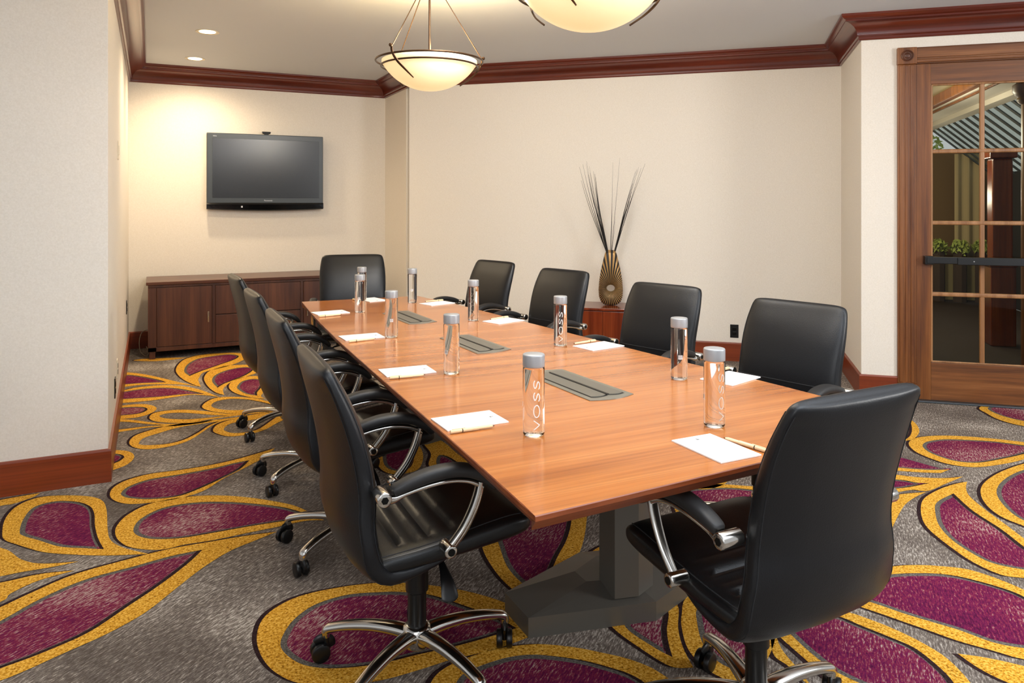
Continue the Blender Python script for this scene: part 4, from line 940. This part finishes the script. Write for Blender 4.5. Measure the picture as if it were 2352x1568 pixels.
def text_mesh(s, size, mtx, m, parent, name='lettering', ext=.0005):
    cu = bpy.data.curves.new(name, 'FONT'); cu.body = s; cu.size = size; cu.extrude = ext; cu.align_x = 'CENTER'
    o = bpy.data.objects.new(name, cu); COL.objects.link(o)
    me = bpy.data.meshes.new_from_object(o.evaluated_get(bpy.context.evaluated_depsgraph_get()))
    bpy.data.objects.remove(o); bpy.data.curves.remove(cu)
    me.transform(mtx); me.materials.clear(); me.materials.append(m)
    q = bpy.data.objects.new(name, me); COL.objects.link(q); q.parent = parent; return q
RX = Matrix.Rotation(PI/2, 4, 'X')
text_mesh('Panasonic', .021, Matrix.Translation((.015, -.1012, .078)) @ RX, M['tvlogo'], tv)
text_mesh('VIERA', .014, Matrix.Translation((-.50, -.1012, .728)) @ RX, M['tvlogo'], tv)
bm = bmesh.new(); box(bm, (-.252, -.1125, .012), (-.236, -.104, .030), .001, seg=1); link('sticker', bm, M['tvlogo'], tv, smooth=False)
bm = bmesh.new(); sweep(bm, [(-.04, -.07, .785), (-.03, -.07, .786), (.03, -.07, .786), (.04, -.07, .785)], [.014]*4, [.012]*4, n=14, e=3); box(bm, (-.022, -.085, .764), (.022, -.055, .778), .003)
q = link('sensor_bar', bm, M['blackplastic'], None); q.location = tv.location; tag(q, 'small black camera bar sitting on top of the television', 'camera')

# ------------------------------------------------------------------ credenza
cr = thing('credenza', 'low dark walnut credenza under the television', 'cabinet', (.94, 7.72, 0))
X0, X1, YF, YB = -.965, .96, -.30, .30
def cbox(name, boxes, m, parent, bev=.002):
    bm = bmesh.new()
    for lo, hi in boxes: box(bm, lo, hi, bev)
    return link(name, bm, m, parent, smooth=False)
cbox('top', [((X0-.015, YF-.02, .672), (X1+.015, YB, .700))], M['walnut_h'], cr, .004)
cbox('carcass', [((X0, YF, .07), (X0+.07, YB, .655)), ((X1-.07, YF, .07), (X1, YB, .655)), ((X0, YF, .07), (X1, YF+.02, .108)), ((X0, YF, .648), (X1, YF+.02, .672)), ((X0+.02, YF+.02, .09), (X1-.02, YB, .672)),
   ((-.428, YF, .1), (-.400, YF+.02, .65)), ((.375, YF, .1), (.403, YF+.02, .65))], M['walnut'], cr)
for x in (X0+.01, X1-.06):
    for y in (YF+.01, YB-.06):
        cbox('leg', [((x, y, 0), (x+.05, y+.05, .075))], M['walnut'], cr)
def panel(name, x0, x1, z0, z1): return cbox(name, [((x0, YF-.006, z0), (x1, YF+.014, z1))], M['walnut'], cr, .003)
d1 = panel('door', X0+.072, -.43, .112, .645); d2 = panel('door', .405, X1-.072, .112, .645)
for z0, z1 in ((.112, .370), (.378, .645)): panel('drawer', -.398, .373, z0, z1)
for d, x in ((d1, -.462), (d2, .437)):
    bm = bmesh.new(); box(bm, (x-.007, YF-.03, .31), (x+.007, YF-.022, .41), .002); cyl(bm, (x, YF-.024, .325), (x, YF-.006, .325), .004, 8); cyl(bm, (x, YF-.024, .395), (x, YF-.006, .395), .004, 8)
    link('handle', bm, M['chrome'], d, smooth=False)
bm = bmesh.new(); sweep(bm, [(-.03, 7.98, .19), (-.08, 7.95, .17), (-.10, 7.85, .10), (-.09, 7.75, .03), (-.06, 7.65, .006), (-.03, 7.6, .006), (-.02, 7.75, .02), (-.04, 7.9, .04)], .004, n=8)
tag(link('power_cord', bm, M['cord']), 'pale cord looping on the floor left of the credenza', 'cord')

# ------------------------------------------------------------------ wall plates
def plate(name, origin, d, z, w, h, m, label, socket=True):
    """plate on a wall: origin at wall, d along wall, facing right of d"""
    nn = Vector((d.y, -d.x, 0))
    t = thing(name, label, 'outlet' if socket else 'switch')
    t.matrix_world = Matrix.Translation(origin+Vector((0, 0, z))) @ Matrix(((d.x, nn.x, 0, 0), (d.y, nn.y, 0, 0), (0, 0, 1, 0), (0, 0, 0, 1)))
    bm = bmesh.new(); box(bm, (-w/2, 0, -h/2), (w/2, .006, h/2), .002); link('cover_plate', bm, m, t, smooth=False)
    if socket:
        for zz in (-.02, .02):
            bm = bmesh.new(); box(bm, (-.017, .005, zz-.014), (.017, .0075, zz+.014), .003); link('socket', bm, M['bolt'], t, smooth=False)
    else:
        bm = bmesh.new(); box(bm, (-.012, .005, -.03), (.012, .010, .03), .002); link('rocker', bm, m, t, smooth=False)
WB = lambda x: P4+dB*((x-P4.x)/dB.x)
plate('wall_outlet', WB(4.695), dB, .267, .072, .118, M['outlet'], 'black wall outlet between the two chairs nearest the door')
plate('wall_outlet', WB(3.06), dB, .29, .072, .118, M['outlet'], 'black wall outlet left of the side console, behind the right chairs')
dy = Vector((0, 1, 0))
plate('wall_outlet', Vector((-.195, 4.99, 0)), dy, .309, .072, .118, M['outlet'], 'black wall outlet low on the narrow left wall')
plate('wall_outlet', Vector((-.195, 5.30, 0)), dy, .36, .072, .118, M['switch'], 'ivory wall outlet low on the narrow left wall')
plate('wall_outlet', Vector((-.195, 7.31, 0)), dy, .50, .072, .118, M['outlet'], 'black wall outlet on the left wall near the credenza')
plate('light_switch', Vector((-.195, 5.435, 0)), dy, 1.749, .072, .118, M['switch'], 'ivory switch plate high on the narrow left wall', False)

# ------------------------------------------------------------------ side console and vase
VP = Vector((3.752, 5.648, 0))
sw = 0
cs = thing('side_console', 'low glossy figured-wood console against the slanted wall under the vase', 'cabinet')
mid = WB(3.876)+nB*.23
rot = Matrix(((dB.x, -nB.x, 0, 0), (dB.y, -nB.y, 0, 0), (0, 0, 1, 0), (0, 0, 0, 1)))
cs.matrix_world = Matrix.Translation(mid) @ rot
cbox('top', [((-.42, -.23, .465), (.42, .21, .487))], M['console'], cs, .003)
cbox('body', [((-.40, -.205, .06), (.40, .21, .465))], M['console'], cs, .003)
cbox('plinth', [((-.38, -.18, 0), (.38, .2, .06))], M['blackplastic'], cs)
cbox('door', [((-.395, -.222, .07), (-.002, -.205, .458))], M['console'], cs); cbox('door', [((.002, -.222, .07), (.395, -.205, .458))], M['console'], cs)
va = thing('vase', 'flat teardrop bronze vase with an oval hole and radiating ridges', 'vase', tuple(VP+Vector((0, 0, .4873))))
va.rotation_euler = (0, 0, math.atan2(-VP.y, -VP.x)+PI/2)
def outline_pt(a):
    # teardrop outline traced by angle about the hole centre (x across, z up)
    pts = [(-.044, .50), (.044, .50), (.064, .42), (.088, .32), (.104, .22), (.110, .14), (.106, .08), (.088, .03), (.055, .004), (0, 0), (-.055, .004), (-.088, .03), (-.106, .08), (-.110, .14), (-.104, .22), (-.088, .32), (-.064, .42)]
    n = len(pts); cz = .155; best = None
    ux, uz = math.cos(a), math.sin(a)
    for i in range(n):
        x1, z1 = pts[i]; x2, z2 = pts[(i+1) % n]; z1 -= cz; z2 -= cz
        det = (x2-x1)*(-uz)+(z2-z1)*ux
        if abs(det) < 1e-9: continue
        s = (x1*uz-z1*ux)/det
        r = (x1+(x2-x1)*s)*ux+(z1+(z2-z1)*s)*uz
        if -1e-6 <= s <= 1+1e-6 and r > 0: best = r if best is None else max(best, r)
    return best
N = 192; rows = 13
rad = [outline_pt(2*PI*i/N) for i in range(N)]
for _ in range(3): rad = [(rad[i-1]+2*rad[i]+rad[(i+1) % N])/4 for i in range(N)]
bm = bmesh.new(); grid = []
for side in (1, -1):
    for j in range(rows+1):
        v = j/rows if side == 1 else 1-j/rows
        row = []
        for i in range(N):
            a = 2*PI*i/N; hx, hz = .036*math.cos(a), .030*math.sin(a)
            ox, oz = rad[i]*math.cos(a), rad[i]*math.sin(a)
            x = hx+(ox-hx)*v; z = hz+(oz-hz)*v
            th = .012+.036*math.sin(PI*min(max(v, 0), 1))**.6 if 0 < v < 1 else .010
            if 0 < v < 1: th += .0022*(1 if i % 4 < 2 else -1)*math.sin(PI*v)**.5
            row.append(Vector((x, -side*th, z+.155)))
        grid.append(row)
vv = [[bm.verts.new(p) for p in r] for r in grid]
for a_ in range(len(vv)):
    b_ = (a_+1) % len(vv)
    for i in range(N):
        k = (i+1) % N
        f = bm.faces.new((vv[a_][i], vv[a_][k], vv[b_][k], vv[b_][i])); f.material_index = 0 if i % 4 < 2 else 1
        if a_ in (0, 2*rows+1): f.material_index = 2 if a_ == 2*rows+1 else f.material_index
bmesh.ops.remove_doubles(bm, verts=bm.verts, dist=.00005)
link('vase_body', bm, [M['vase_gold'], M['vase_dark'], M['vase_ring']], va, smooth=False)
# dried reeds
vf = Vector((VP.x, VP.y, 0)); vr = Vector((math.cos(va.rotation_euler.z), math.sin(va.rotation_euler.z), 0)); vd = Vector((-vr.y, vr.x, 0))
k_ = 5.67+.7      # metres in front of the camera at the vase, for converting the traced fan
def reed(dx0, dx1, top, bend, lab, r=.0022, dy_=0.):
    z0 = .95
    bm = bmesh.new(); p0 = Vector((dx0*.6, 0, -.06)); p3 = Vector((dx1, dy_, top-z0)); L = p3-p0
    q = [p0, p0+L*.33+Vector((bend*.5, 0, 0)), p0+L*.66+Vector((bend, 0, 0)), p3]
    sweep(bm, [(a.x, a.y, a.z) for a in q], [r, r, r*.6, r*.25], n=6)
    o = link('dried_reed', bm, M['reed']); o.location = vf+Vector((0, 0, z0)); o.rotation_euler = (0, 0, va.rotation_euler.z)
    tag(o, lab, 'reed', 'dried reeds in the bronze vase')
LL = 'thin dark dried reed in the vase, leaning to the left'; LR = 'thin dark dried reed in the vase, leaning to the right'; LM = 'thin dark dried reed standing nearly upright in the vase'
sc_ = 6.55/1700    # metres per traced unit
for x, y in ((1329, 380), (1333, 412), (1338, 375), (1347, 368), (1352, 378), (1351, 400), (1355, 395), (1362, 390), (1366, 398), (1368, 405), (1345, 372), (1367, 430), (1371, 455)):
    reed(-.018+random.uniform(-.012, .006), (x-1403)*sc_, 1.39-(y-472)*sc_, -.012+random.uniform(-.006, .006), LL, random.choice((.0022, .003, .0042)), random.uniform(-.1, .1))
for x, y in ((1482, 375), (1469, 380), (1465, 390), (1460, 392), (1463, 388), (1452, 440), (1455, 420), (1447, 462), (1450, 450), (1473, 385), (1444, 470), (1440, 480)):
    reed(.018+random.uniform(-.006, .012), (x-1403)*sc_, 1.39-(y-472)*sc_, -.006+random.uniform(-.006, .006), LR, random.choice((.0022, .003, .0042)), random.uniform(-.1, .1))
for x, y in ((1424, 360), (1408, 370), (1406, 475), (1414, 505)):
    reed(random.uniform(-.008, .008), (x-1403)*sc_, 1.39-(y-472)*sc_, .002, LM, .0018, random.uniform(-.05, .05))
